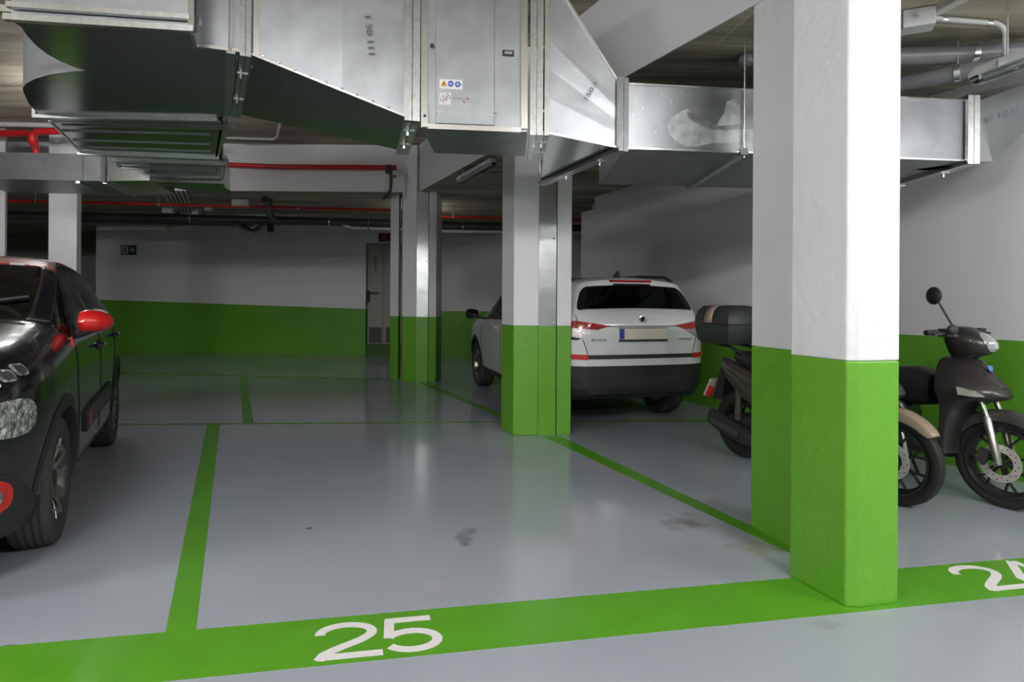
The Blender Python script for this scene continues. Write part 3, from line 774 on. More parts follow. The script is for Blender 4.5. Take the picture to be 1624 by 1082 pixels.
# ---- long right duct, in two sections
k2 = KX
g0 = d0 + eK * .05
gR = pf(1537, 255); gR.z = ZD
RY = d1.y - KX * d1.x
def bk2(p): return Vector((p.x, RY + KX * p.x, p.z))
gm = pf(1178, 242); gm.z = ZD
PATCHM = mat('sealant_white', (.62, .64, .64), .5)
for i, (p, q, lab) in enumerate(((g0, gm, 'duct section with white brush smear, right of the transition'), (gm + eK * .006, gR, 'duct section passing behind the nearest pillar to the right edge'))):
    t = thing('duct_section', lab, 'air duct', (p + q) / 2)
    c = [p, q, bk2(q), bk2(p)]
    MB().hexa(c, [rz_(v, ZDT) for v in c]).build('sheet_body', GALV, t)
    MB().bar(p + nK * .006 + V(0, 0, .0), q + nK * .006, .012, .012).build('edge_seam', BRIGHT, t)
    MB().bar(rz_(p, ZDT) + nK * .006, rz_(q, ZDT) + nK * .006, .012, .012).build('edge_seam', BRIGHT, t)
    if i == 0:
        m = MB()
        smear = [(1078, 178), (1066, 186), (1058, 200), (1062, 214), (1074, 226), (1088, 233), (1106, 232), (1130, 227), (1160, 228), (1196, 222), (1196, 206), (1172, 205), (1150, 208), (1126, 205), (1108, 199), (1094, 190), (1088, 180), (1094, 176), (1090, 172)]
        q_ = [pf(*s) + nK * .003 for s in smear]; nq = len(q_)
        m.add(q_, tri_fill(q_)); m.build('white_smear', mat('thin_white_smear', (.50, .53, .53), .5, .55, noise=(14, .30)), t)
        q_ = [pf(*s) + nK * .003 for s in [(1152, 161), (1164, 158), (1172, 166), (1176, 200), (1160, 198), (1134, 200), (1148, 180)]]
        MB().add(q_, tri_fill(q_)).build('white_smear', MATS['thin_white_smear'], t)
        for _ in range(26):
            x, y = random.uniform(1000, 1110), 136 + 90 * random.random() ** 1.8
            s_ = random.uniform(.3, 1.0)
            q_ = [pf(x - s_, y) + nK * .003, pf(x + s_, y) + nK * .003, pf(x + s_ * .6, y + random.uniform(3, 12)) + nK * .003]
            MB().add(q_, [(0, 1, 2)]).build('paint_drip', MATS['thin_white_smear'], t)
        flange(t, q - eK * .03, bk2(q) - eK * .03, ZD + .02, .045, .025, False, bolts=False)
        p_ = pf(1178, 240) + nK * .02
        MB().tube([rz_(p_, ZD - .04), rz_(p_, 3.16)], .005, 6).build('threaded_rod', BRIGHT, t)
        MB().box(p_ + V(0, 0, -.02), (.04, .04, .03)).build('rod_nut', DARKPVC, t)
    else:
        flange(t, gR, bk2(gR), ZDT + .03, .04, .03)
t = thing('duct_section', 'duct section rising off the right edge beyond the bright joint', 'air duct', gR)
u0 = gR + eK * .05; u1 = u0 + eK * .14
w0 = Pl(1640, 196, Y_F + .1, KX); w1 = Pl(1640, 128, Y_F + .1, KX)
ff = [u0, u1, w0, w1, rz_(u0, ZDT)]
bkf = [v + V(-.26, .30, 0) for v in ff]
MB().add(ff + bkf, [(0, 1, 2, 3, 4), (9, 8, 7, 6, 5)] + [(i, (i + 1) % 5, 5 + (i + 1) % 5, 5 + i) for i in range(5)]).build('sheet_body', GALVD, t)
hand('F 50 111', 1576, 193, 1606, 181, .045, t, o=.045)

# ================================================================== PIPES, CONDUITS, LAMPS
def pipe(name, pts, r, m, label, cat='pipe', seg=14, clamps=None, clampm=None):
    pts = [Vector(p) for p in pts]
    t = thing(name, label, cat, pts[0])
    MB().tube(pts, r, seg).build('pipe_run', m, t, smooth=True)
    if clamps:
        for (i, s) in clamps:
            a, b = pts[i], pts[i + 1]; p = a.lerp(b, s); d = (b - a).normalized()
            MB().tube([p - d * .018, p + d * .018], r * 1.12, seg).build('pipe_clamp', clampm or BRIGHT, t, smooth=True)
            MB().tube([p + V(0, 0, r * .9), rz_(p, (ZL if pts[0].z < ZL else ZH) - .001)], .006, 6).build('hanger_rod', clampm or BRIGHT, t)
    return t
# upper right
z = 3.06
pipe('drain_pipe', [Fz(1330, 88, z), Fz(1427, 90, z), Fz(1545, 86, z), Fz(1720, 72, z)], .062, GREYPVC, 'thick grey drain pipe along the ceiling at upper right, behind the lamp', clamps=[(1, .97)])
pipe('drain_pipe', [Fz(1290, 168, 2.92), Fz(1427, 134, 2.92), Fz(1530, 113, 2.92), Fz(1640, 92, 2.92)], .052, GREYPVC, 'lower grey drain pipe at upper right, slanting up behind the lamp', clamps=[(1, .9)])
jb = Fz(1455, 33, ZL - .06)
t = thing('junction_box', 'square pale junction box on the ceiling at upper right', 'junction box', jb)
MR = Matrix.Rotation(rad(-25), 3, 'Z')
MB().box(jb, (.17, .13, .11), MR).build('box_body', LIGHTPVC, t, bevel=.006)
MB().tube([jb + V(-.03, -.06, .01), jb + V(-.04, -.075, .01)], .015, 12).build('knockout', LIGHTPVC, t)
pipe('conduit', [jb + V(.06, .0, .02), Fz(1555, -14, ZL - .03)], .02, LIGHTPVC, 'pale conduit leaving the junction box toward the top edge', 'conduit')
c0 = [Fz(1478, 29, ZL - .03), Fz(1540, 34, ZL - .03), Fz(1580, 37, ZL - .03), Fz(1590, 43, ZL - .05), Fz(1595, 53, ZL - .09), Fz(1594, 75, ZL - .16), Fz(1590, 97, ZL - .2)]
pipe('conduit', c0, .016, LIGHTPVC, 'pale conduit bending down from the junction box to the lamp', 'conduit', clamps=[(0, .3), (1, .7)])

def luminaire(c, rz, L, label, watts=0, group=None, hang=None):
    t = thing('tube_luminaire', label, 'lamp', c, group=group)
    d = V(cos(rz), sin(rz), 0); s = V(-sin(rz), cos(rz), 0); c = Vector(c)
    prof_b = [(-.05, .0), (-.052, .03), (-.035, .055), (.035, .055), (.052, .03), (.05, .0)]
    prof_d = [(-.047, -.001), (-.042, -.028), (-.02, -.045), (.02, -.045), (.042, -.028), (.047, -.001)]
    if watts: prof_d = [(-.062, .04), (-.066, .0), (-.05, -.035), (-.02, -.05), (.02, -.05), (.05, -.035), (.066, .0), (.062, .04)]
    for nm, pr, mm, ext in (('housing', prof_b, LIGHTPVC, 0), ('diffuser', prof_d, mat('lit_diffuser_%d' % watts, (.9, .9, .9), .4, emit=((1, .99, 1.0), watts)) if watts else DIFF_OFF, -.01)):
        rings = []
        for x, k in ((-L / 2 - ext, .75), (-L / 2 + .05, 1), (L / 2 - .05, 1), (L / 2 + ext, .75)):
            rings.append([c + d * x + s * (a * k) + V(0, 0, b * k) for a, b in pr])
        MB().loft(rings).build(nm, mm, t, smooth=True)
    if not watts:
        MB().tube([c - d * (L / 2 - .07) + V(0, 0, -.012), c + d * (L / 2 - .07) + V(0, 0, -.012)], .013, 10).build('tube', mat('unlit_tube', (.8, .8, .78), .4), t)
    for x in (-L * .35, L * .35):
        p = c + d * x
        MB().bar(p + s * .055 + V(0, 0, -.01), p + s * .056 + V(0, 0, .035), .03, .008).build('clip', BRIGHT, t)
        MB().bar(p - s * .055 + V(0, 0, -.01), p - s * .056 + V(0, 0, .035), .03, .008).build('clip', BRIGHT, t)
        MB().tube([p + V(0, 0, .05), rz_(p, (hang or c.z + .12))], .006, 6).build('mount', BRIGHT, t)
    return t
DIFF_OFF = glass_mat('frosted_diffuser', (.75, .78, .78), 1.45)
a, b = Fz(783, 257, 3.05), Fz(727, 288, 3.05)
luminaire((a + b) / 2, math.atan2(b.y - a.y, b.x - a.x), (b - a).length, 'unlit tube lamp on the ceiling between the two inner pillars', hang=ZL)
p0 = Fz(1548, 124, 2.74)
dl_ = V(sin(rad(12)), -cos(rad(12)), 0)
luminaire(p0 + dl_ * .68, math.atan2(dl_.y, dl_.x), 1.4, 'unlit tube lamp hanging by chains at the upper right edge', hang=ZL)
a, b = Fz(1092, 297, 3.02), Fz(1205, 262, 3.02)
luminaire((a + b) / 2, math.atan2(b.y - a.y, b.x - a.x), (b - a).length, 'slim unlit tube lamp on the ceiling above the right wall', hang=ZL)
for i, (x, y, z_, r_, w_) in enumerate(LAMPS):
    luminaire((x, y, z_), r_, 1.5, 'unseen lit tube lamp on the ceiling above the aisle', w_, 'unseen lit lamps above the aisle', ZL)
for i, (x, y, z_, r_, w_) in enumerate(FAR_FILL_LAMPS):
    luminaire((x, y, z_), r_, 1.2, 'added unseen tube lamp brightening the far part of the garage', w_, 'added unseen lamps over the far part', ZH if z_ > 3.2 else ZL)

# alarm detector by the pillar
p_ = Fz(1184, 96, ZL - .05)
t = thing('ceiling_hook_cover', 'round grey fitting under the ceiling beside the set-back pillar', 'ceiling fitting', p_)
MB().ell(p_, (.06, .06, .05)).build('cover', GREYPVC, t, smooth=True)
MB().tube([p_ + V(.02, 0, .02), p_ + V(.12, .05, .03)], .035, 12).build('neck', GREYPVC, t, smooth=True)

# red fire pipe on the step of the slab, with valve at its right end
zr = 3.42; yr = 8.85
pipe('fire_pipe', [Dy(-80, 212, yr), Dy(42, 211.5, yr), Dy(52, 214, yr), Dy(54, 222, yr), Dy(56, 236, yr), Dy(58, 262, yr)], .05, REDP, 'bright red fire pipe with a downward bend at the left edge')
pipe('fire_pipe', [Dy(56, 232, yr - .14), Dy(50, 225, yr - .14), Dy(52, 214, yr - .14), Dy(60, 208.5, yr - .14), Dy(96, 208, yr - .14), Dy(250, 222, yr - .14)], .05, REDP, 'bright red fire pipe arching over the left branch duct', clamps=[(4, .3)])
yr = 10.03
t = pipe('fire_pipe', [Dy(300, 259, yr), Dy(440, 264.5, yr), Dy(629, 266, yr)], .04, REDP, 'dark red fire pipe along the white beam at the back', clamps=None)
pv = Dy(618, 268, yr)
t = thing('valve', 'small black valve with a hanging hose at the end of the red pipe', 'valve', pv)
MB().box(pv + V(0, -.06, -.02), (.10, .08, .14)).build('valve_body', BLACKPL, t, bevel=.01)
MB().tube([pv + V(.02, -.06, -.05), pv + V(.04, -.07, -.2), pv + V(.03, -.08, -.38), pv + V(-.1, -.02, -.5)], .025, 8).build('hose', BLACKPL, t, smooth=True)
MB().box(pv + V(.08, -.06, -.14), (.07, .05, .05)).build('brass_fitting', mat('brass', (.3, .2, .06), .4, .8), t)
# far pipes under the dropped slab at the back
zz = 3.05
pipe('sprinkler_pipe', [Fz(-60, 317, zz), Fz(150, 321.5, zz), Fz(400, 328, zz), Fz(640, 334, zz)], .026, REDP, 'long thin red sprinkler pipe across the far ceiling', clamps=[(0, .55), (1, .4), (2, .3)])
pipe('sprinkler_pipe', [Fz(680, 343.5, zz), Fz(830, 347, zz), Fz(930, 350, zz)], .024, REDP, 'thin red sprinkler pipe between the two inner pillars', clamps=[(0, .25)])
pipe('drain_pipe', [Fz(-60, 340, 3.0), Fz(152, 343, 3.0), Fz(400, 348.5, 3.0), Fz(640, 355, 3.0)], .085, DARKPVC, 'thick dark drain pipe across the top of the back wall', clamps=[(0, .7), (1, .6), (2, .5)])
pipe('drain_pipe', [Fz(100, 349, 2.93), Fz(400, 356, 2.93)], .05, DARKPVC, 'second dark drain pipe just below the thick one')
pipe('drain_pipe', [Fz(680, 358, 3.0), Fz(940, 364, 3.0)], .1, DARKPVC, 'dark drain pipe above the wall between the two inner pillars', clamps=[(0, .2)])
pipe('conduit', [Fz(545, 358, 2.85), Fz(560, 362, 2.85), Fz(640, 364, 2.85)], .03, LIGHTPVC, 'pale conduit bending above the back door', 'conduit', clamps=[(1, .3)], clampm=GREYPVC)
pipe('conduit', [Fz(680, 366.5, 2.86), Fz(930, 370, 2.86)], .035, LIGHTPVC, 'pale conduit along the wall between the two inner pillars', 'conduit')
pipe('conduit', [Fz(0, 335.5, 3.095), Fz(60, 336.5, 3.095), Fz(470, 342, 3.095)], .02, LIGHTPVC, 'pale conduit above the thick dark drain pipe', 'conduit')
# elbow and trap hanging from the drain pipe
e0 = Fz(380, 353, 2.92)
t = thing('pipe_trap', 'dark curved drain trap at the top of the back wall', 'pipe', e0)
MB().tube([Fz(372, 352, 2.93), Fz(384, 359, 2.88), Fz(394, 364, 2.84), Fz(404, 366, 2.82), Fz(412, 362, 2.84), Fz(418, 354, 2.9)], .055, 10).build('trap_bend', DARKPVC, t, smooth=True)
MB().box(Fz(429, 362, 2.85), (.10, .1, .16)).build('bracket', BLACKPL, t)
pp = Fz(432, 340, 3.02)
t = thing('pipe_elbow', 'dark pipe elbow dropping from the ceiling to the drain pipe', 'pipe', pp)
MB().tube([Fz(420, 316, 3.12), Fz(424, 324, 3.1), Fz(426, 340, 3.05), Fz(440, 350, 3.0)], .06, 10).build('elbow_bend', DARKPVC, t, smooth=True)
MB().ell(Fz(426, 322, 3.1), (.08, .08, .07)).build('socket', DARKPVC, t, smooth=True)
# row of parallel conduits on the ceiling
for k in range(6):
    x0, x1 = 257 + k * 7.2, 279 + k * 5.6
    tag(MB().tube([Fz(x0, 301, ZL - .025), Fz(x1, 339, ZL - .025)], .022, 8).build('conduit', LIGHTPVC, None, smooth=True), ('leftmost', 'second from the left', 'third from the left', 'third from the right', 'second from the right', 'rightmost')[k] + ' of six parallel grey conduits on the far ceiling', 'conduit', 'row of six parallel conduits')
for (x, y, w_, lab) in ((268, 334, .2, 'pale box at the left end of the conduit row'), (312, 336, .14, 'pale box at the right end of the conduit row'), (332, 330, .13, 'small pale box right of the conduit row, under the red pipe'), (383, 322, .3, 'wide pale box on the ceiling above the red pipe')):
    c = Fz(x, y, ZL - .06); t = thing('junction_box', lab, 'junction box', c)
    MB().box(c, (w_, .14, .115)).build('box_body', LIGHTPVC, t, bevel=.006)
    MB().box(c + V(0, -.072, 0), (w_ * .8, .006, .08)).build('cover', LIGHTPVC, t)
c = on_back(270, 361)
t = thing('wall_bell', 'round cream alarm sounder high on the back wall', 'alarm', c)
MB().lathe([(.001, -.07), (.05, -.068), (.085, -.05), (.095, 0)], 20, 'Y', c).build('cover', mat('cream_plastic', (.42, .40, .33), .5), t, smooth=True)
# conduit loop on the raised ceiling behind the trunk
pipe('conduit', [Fz(360, 219, ZH - .03), Fz(434, 221, ZH - .03), Fz(440, 216, ZH - .03), Fz(447, 187, ZH - .03), Fz(452, 170, ZH - .03)], .02, LIGHTPVC, 'pale conduit bend on the raised ceiling behind the tapering duct', 'conduit')
pipe('conduit', [Fz(-40, 196, ZH - .03), Fz(130, 200, ZH - .03)], .035, LIGHTPVC, 'pale conduit at the left edge above the red fire pipe', 'conduit')

# ================================================================== VEHICLES
def wheel(parent, c, R, w, rimR, side, n_sp, style, rim_m, rz=0.0, name='wheel', disc=None, tread=True, barrel=None):
    """tyre as the wheel part, rim / spokes / hub as its pieces; axis along local Y, side = +1 outer face towards +Y"""
    c = Vector(c); Mz = Matrix.Rotation(rz, 3, 'Z')
    def place(mb):
        mb.v = [Mz @ v + c for v in mb.v]; return mb
    h = w / 2; sR = rimR + .012
    prof = [(sR, -h * .82), (sR + .02, -h * .95), ((R + sR) / 2, -h), (R - .022, -h * .95), (R - .004, -h * .78)]
    if tread:
        for g in (-.5, -.17, .17, .5):
            prof += [(R, h * (g - .06)), (R - .007, h * (g - .03)), (R - .007, h * (g + .03)), (R, h * (g + .06))]
    else:
        prof += [(R, -h * .3), (R, h * .3)]
    prof += [(R - .004, h * .78), (R - .022, h * .95), ((R + sR) / 2, h), (sR + .02, h * .95), (sR, h * .82), (sR - .02, h * .5), (sR - .02, -h * .5), (sR, -h * .82)]
    o = place(MB().lathe(prof, 56)).build(name, MOTORUB if style == 'moto' else RUBBER, parent, smooth=True, local=True)
    OFF[o.name] = Vector((0, 0, 0))
    yo = side * h * .72
    place(MB().lathe([(rimR + .012, yo + side * .012), (rimR - .004, yo + side * .014), (rimR - .022, yo - side * .01), (rimR - .03, -yo), (rimR + .01, -yo)], 48)).build('rim', barrel or rim_m, o, smooth=True, local=True)
    yf = yo * .9
    for k in range(n_sp):
        a = 2 * PI * k / n_sp + .3
        m = MB()
        if style == 'double':
            for sgn in (-1, 1):
                r0, r1 = .055, rimR - .012
                da0, da1 = sgn * .16, sgn * .27
                pts = []
                for t in (0, .35, .7, 1):
                    r = r0 + (r1 - r0) * t; aa = a + da0 * (1 - t) * 1.6 + da1 * t
                    pts.append(Vector((r * cos(aa), yf - side * .035 * (1 - t) ** 2 + side * .012 * t, r * sin(aa))))
                for i in range(3): m.bar(pts[i], pts[i + 1], .042 - .006 * i, .028, up=(0, 1, 0))
        elif style == 'multi':
            r0, r1 = .05, rimR - .012
            for sgn in (-1, 1):
                p0 = Vector((r0 * cos(a), yf - side * .02, r0 * sin(a))); aa = a + sgn * .13
                m.bar(p0, Vector((r1 * cos(aa), yf + side * .01, r1 * sin(aa))), .026, .02, up=(0, 1, 0))
        elif style == 'moto':
            r0, rm, r1 = .03, rimR * .55, rimR - .006
            pm = Vector((rm * cos(a + .1), side * .004, rm * sin(a + .1)))
            m.bar(Vector((r0 * cos(a), 0, r0 * sin(a))), pm, .018, .02, up=(0, 1, 0))
            for sgn in (-1, 1):
                aa = a + .1 + sgn * .2
                m.bar(pm, Vector((r1 * cos(aa), 0, r1 * sin(aa))), .012, .016, up=(0, 1, 0))
        place(m).build('spoke', rim_m, o, bevel=.003 if style != 'moto' else 0, local=True)
    if style == 'moto':
        place(MB().lathe([(.001, -.06), (.03, -.06), (.032, 0), (.03, .06), (.001, .06)], 20)).build('hub', ALLOYD, o, smooth=True, local=True)
    else:
        place(MB().lathe([(.001, yf + side * .012), (.04, yf + side * .008), (.062, yf - side * .01), (.064, -yf)], 20)).build('hub_cap', barrel or rim_m, o, smooth=True, local=True)
        place(MB().lathe([(.13, yf - side * .08), (.13, yf - side * .09), (.01, yf - side * .09), (.01, yf - side * .08), (.13, yf - side * .08)], 30)).build('brake_disc', mat('brake_steel', (.2, .19, .18), .45, .8), o, local=True)
    if disc:
        r = disc; yd = -.058
        m = MB(); N = 44
        ring = []
        for rr, yy in ((r, yd), (r, yd - .006), (r * .62, yd - .006), (r * .62, yd)):
            ring.append((rr, yy))
        ring.append(ring[0])
        d_ = place(MB().lathe(ring, N)).build('brake_disc', mat('disc_steel', (.72, .66, .62), .35, .45), o, local=True)
        hm = MB()
        for k in range(22):
            t = 2 * PI * k / 22; rr = r * (.74 if k % 2 else .88)
            hm.tube([(rr * cos(t), yd - .0062, rr * sin(t)), (rr * cos(t), yd - .0072, rr * sin(t))], .0045, 8)
        ho = place(hm).build('disc_holes', BLACKPL, o, local=True); ho['kind'] = 'stuff'
        for k in range(5):
            t = 2 * PI * k / 5
            place(MB().bar((.02 * cos(t), yd, .02 * sin(t)), (r * .66 * cos(t), yd, r * .66 * sin(t)), .016, .006, up=(0, 1, 0))).build('disc_carrier', ALLOYD, o, local=True)
    return o

class Car:
    def __init__(s, root, stations, mats, face_mat, creases, sub=3, arches=()):
        """stations: (x, [9 half-section points (y, z)]); face_mat(i, j) -> material key"""
        s.root = root
        J = 9; S = len(stations); vid = {}; vs = []
        def v(i, j, sd):
            if j in (0, J - 1): sd = 0
            k = (i, j, sd)
            if k not in vid:
                x, pts = stations[i]; y, z = pts[j]
                if isinstance(x, (list, tuple)): x = x[j]
                vid[k] = len(vs); vs.append((x, y * sd, z))
            return vid[k]
        faces, fm = [], []; keys = list(mats)
        for i in range(S - 1):
            for j in range(J - 1):
                for sd in (1, -1):
                    f = [v(i, j, sd), v(i + 1, j, sd), v(i + 1, j + 1, sd), v(i, j + 1, sd)]
                    if sd < 0: f.reverse()
                    g = []
                    for q in f:
                        if q not in g: g.append(q)
                    faces.append(tuple(g)); fm.append(keys.index(face_mat(i, j)))
        for i in (0, S - 1):
            for j in range(J - 1):
                f = [v(i, j, 1), v(i, j + 1, 1), v(i, j + 1, -1), v(i, j, -1)]
                g = []
                for q in f:
                    if q not in g: g.append(q)
                faces.append(tuple(g)); fm.append(keys.index(face_mat(-1 if i == 0 else S, j)))
        me = bpy.data.meshes.new('cage'); me.from_pydata(vs, [], faces)
        for p, k in zip(me.polygons, fm): p.material_index = k
        for k in keys: me.materials.append(mats[k])
        bm = bmesh.new(); bm.from_mesh(me); bmesh.ops.recalc_face_normals(bm, faces=bm.faces)
        cl = bm.edges.layers.float.new('crease_edge')
        for e in bm.edges:
            if len(e.link_faces) == 2 and e.link_faces[0].material_index != e.link_faces[1].material_index: e[cl] = .75
        inv = {b: a for a, b in vid.items()}
        bm.verts.ensure_lookup_table()
        for e in bm.edges:
            a, b = inv[e.verts[0].index], inv[e.verts[1].index]
            cr = creases(a[0], a[1], b[0], b[1])
            if cr: e[cl] = max(e[cl], cr)
        bm.to_mesh(me); bm.free()
        o = bpy.data.objects.new('cage_tmp', me); COL.objects.link(o)
        md = o.modifiers.new('s', 'SUBSURF'); md.levels = sub; md.render_levels = sub
        bpy.context.view_layer.update()
        dg = bpy.context.evaluated_depsgraph_get()
        m2 = bpy.data.meshes.new_from_object(o.evaluated_get(dg)); bpy.data.objects.remove(o)
        bm = bmesh.new(); bm.from_mesh(m2)
        s.bvh = BVHTree.FromBMesh(bm)
        # wheel openings
        for (ax, az, ar) in arches:
            kill = [f for f in bm.faces if all((w.co.x - ax) ** 2 + (w.co.z - az) ** 2 < ar * ar and abs(w.co.y) > .45 for w in f.verts) or
                    ((f.calc_center_median().x - ax) ** 2 + (f.calc_center_median().z - az) ** 2 < (ar * .97) ** 2 and abs(f.calc_center_median().y) > .45)]
            bmesh.ops.delete(bm, geom=kill, context='FACES')
            for w in bm.verts:
                dx, dz = w.co.x - ax, w.co.z - az; d = math.hypot(dx, dz)
                if abs(w.co.y) > .45 and d < ar and d > 1e-4:
                    w.co.x = ax + dx / d * ar; w.co.z = az + dz / d * ar
        s.parts = {}
        for k, key in enumerate(keys):
            b2 = bm.copy()
            bmesh.ops.delete(b2, geom=[f for f in b2.faces if f.material_index != k], context='FACES')
            # separate left / right / front pieces of glass into panes
            islands = []; seen = set()
            if key.startswith(('side', 'windshield', 'rear_window', 'door_pillar')):
                for f in b2.faces:
                    if f.index in seen: continue
                    st = [f]; isl = []; seen.add(f.index)
                    while st:
                        q = st.pop(); isl.append(q)
                        for e in q.edges:
                            for r in e.link_faces:
                                if r.index not in seen: seen.add(r.index); st.append(r)
                    islands.append(isl)
            else: islands = [list(b2.faces)]
            for isl in islands:
                if not isl: continue
                mp = {}; V_, F_ = [], []
                for f in isl:
                    ids = []
                    for w in f.verts:
                        if w.index not in mp: mp[w.index] = len(V_); V_.append(w.co.copy())
                        ids.append(mp[w.index])
                    F_.append(ids)
                mesh = bpy.data.meshes.new(key); mesh.from_pydata([tuple(q) for q in V_], [], F_)
                for p in mesh.polygons: p.use_smooth = True
                mesh.materials.append(mats[key])
                ob = bpy.data.objects.new(key, mesh); COL.objects.link(ob); ob.parent = root
                if 'window' not in key and key != 'windshield':
                    sd_ = ob.modifiers.new('t', 'SOLIDIFY'); sd_.thickness = .012; sd_.offset = -1
                s.parts.setdefault(key, []).append(ob)
            b2.free()
        bm.free()
    def hit(s, axis, a, b):
        if axis == 'left': o, d = Vector((a, 3, b)), Vector((0, -1, 0))
        elif axis == 'right': o, d = Vector((a, -3, b)), Vector((0, 1, 0))
        elif axis == 'front': o, d = Vector((4, a, b)), Vector((-1, 0, 0))
        elif axis == 'rear': o, d = Vector((-4, a, b)), Vector((1, 0, 0))
        else: o, d = Vector((a, b, 3)), Vector((0, 0, -1))
        p, nrm, _, _ = s.bvh.ray_cast(o, d)
        if p is None: return None, None
        if nrm.dot(d) > 0: nrm = -nrm
        return p, nrm
    def patch(s, name, axis, pts, m, off=.004, thick=.012, step=.04, parent=None, smooth=True):
        bm = bmesh.new()
        vs = [bm.verts.new((a, b, 0)) for a, b in pts]; bm.faces.new(vs)
        xs = [p[0] for p in pts]; ys = [p[1] for p in pts]
        for lo, hi, no in ((min(xs), max(xs), (1, 0, 0)), (min(ys), max(ys), (0, 1, 0))):
            k = int((hi - lo) / step)
            for i in range(1, k + 1):
                t = lo + (hi - lo) * i / (k + 1)
                co = (t, 0, 0) if no[0] else (0, t, 0)
                bmesh.ops.bisect_plane(bm, geom=bm.verts[:] + bm.edges[:] + bm.faces[:], plane_co=co, plane_no=no)
        bm.verts.ensure_lookup_table(); bm.verts.index_update()
        top, bot = [], []; last = None
        for v in bm.verts:
            p, nn = s.hit(axis, v.co.x, v.co.y)
            if p is None:
                p, nn = last if last else (Vector((0, 0, 0)), Vector((0, 0, 1)))
            last = (p, nn)
            top.append(p + nn * off); bot.append(p - nn * thick)
        F = [tuple(v.index for v in f.verts) for f in bm.faces]
        n = len(top); mb = MB(); mb.v = top + bot; mb.f = list(F) + [tuple(n + i for i in reversed(f)) for f in F]
        for e in bm.edges:
            if len(e.link_faces) == 1:
                a, b = (v.index for v in e.verts); mb.f.append((a, b, n + b, n + a))
        bm.free()
        return mb.build(name, m, parent or s.root, smooth=smooth, local=True)
    def line(s, name, axis, pts, r, m, parent=None, off=.0, n=10):
        out = []
        for (a, b) in zip(pts[:-1], pts[1:]):
            for k in range(n):
                t = k / n; p, nn = s.hit(axis, a[0] + (b[0] - a[0]) * t, a[1] + (b[1] - a[1]) * t)
                if p is not None: out.append(p + nn * off)
        p, nn = s.hit(axis, *pts[-1])
        if p is not None: out.append(p + nn * off)
        return MB().tube(out, r, 6).build(name, m, parent or s.root, smooth=True, local=True)
    def arch(s, ax, az, r0, r1, m, a0, a1, sides=(1, -1), bulge=.012):
        for sd in sides:
            mb = MB(); N = 28; ring = []
            for k in range(N + 1):
                t = rad(a0 + (a1 - a0) * k / N); row = []
                for r, extra in ((r1, .002), ((r0 + r1) / 2, bulge), (r0 + .004, bulge * .8), (r0, -.02), (r0, -.12)):
                    x, z = ax + r * cos(t), az + r * sin(t)
                    p, nn = s.hit('left' if sd > 0 else 'right', ax + (r1 * 1.0 if r < r1 else r1) * cos(t), max(az + r1 * sin(t), .26))
                    y = p.y if p is not None else sd * .8
                    row.append(Vector((x, y + sd * extra, z)))
                ring.append(row)
            for row in ring: mb.v += row
            for k in range(N):
                for j in range(4):
                    a = k * 5 + j; mb.f.append((a, a + 1, a + 6, a + 5))
            mb.build('wheel_arch_trim', m, s.root, smooth=True, local=True)
            lin = MB(); rows = []
            for k in range(N + 1):
                t = rad(-5 + 190 * k / N)
                rows.append([Vector((ax + (r0 + .004) * cos(t), sd * .80, az + (r0 + .004) * sin(t))), Vector((ax + (r0 + .004) * cos(t), sd * .42, az + (r0 + .004) * sin(t)))])
            for r_ in rows: lin.v += r_
            for k in range(N): lin.f.append((2 * k, 2 * k + 1, 2 * k + 3, 2 * k + 2))
            c = len(lin.v); lin.v.append(Vector((ax, sd * .42, az)))
            for k in range(N): lin.f.append((2 * k + 1, c, 2 * k + 3))
            lin.build('arch_liner', INTER, s.root, local=True)

def seat(parent, x, y, m=None):
    t = MB()
    t.loft([[(x - .25, y - .24, .42), (x + .27, y - .24, .46), (x + .27, y + .24, .46), (x - .25, y + .24, .42)], [(x - .25, y - .25, .55), (x + .28, y - .25, .60), (x + .28, y + .25, .60), (x - .25, y + .25, .55)]])
    t.loft([[(x - .30, y - .23, .5), (x - .16, y - .23, .5), (x - .16, y + .23, .5), (x - .30, y + .23, .5)], [(x - .47, y - .20, 1.06), (x - .37, y - .20, 1.06), (x - .37, y + .20, 1.06), (x - .47, y + .20, 1.06)]])
    t.loft([[(x - .50, y - .12, 1.09), (x - .41, y - .12, 1.09), (x - .41, y + .12, 1.09), (x - .50, y + .12, 1.09)], [(x - .52, y - .10, 1.25), (x - .45, y - .10, 1.25), (x - .45, y + .10, 1.25), (x - .52, y + .10, 1.25)]])
    t.build('car_seat', m or INTER2, parent, bevel=.03, local=True)

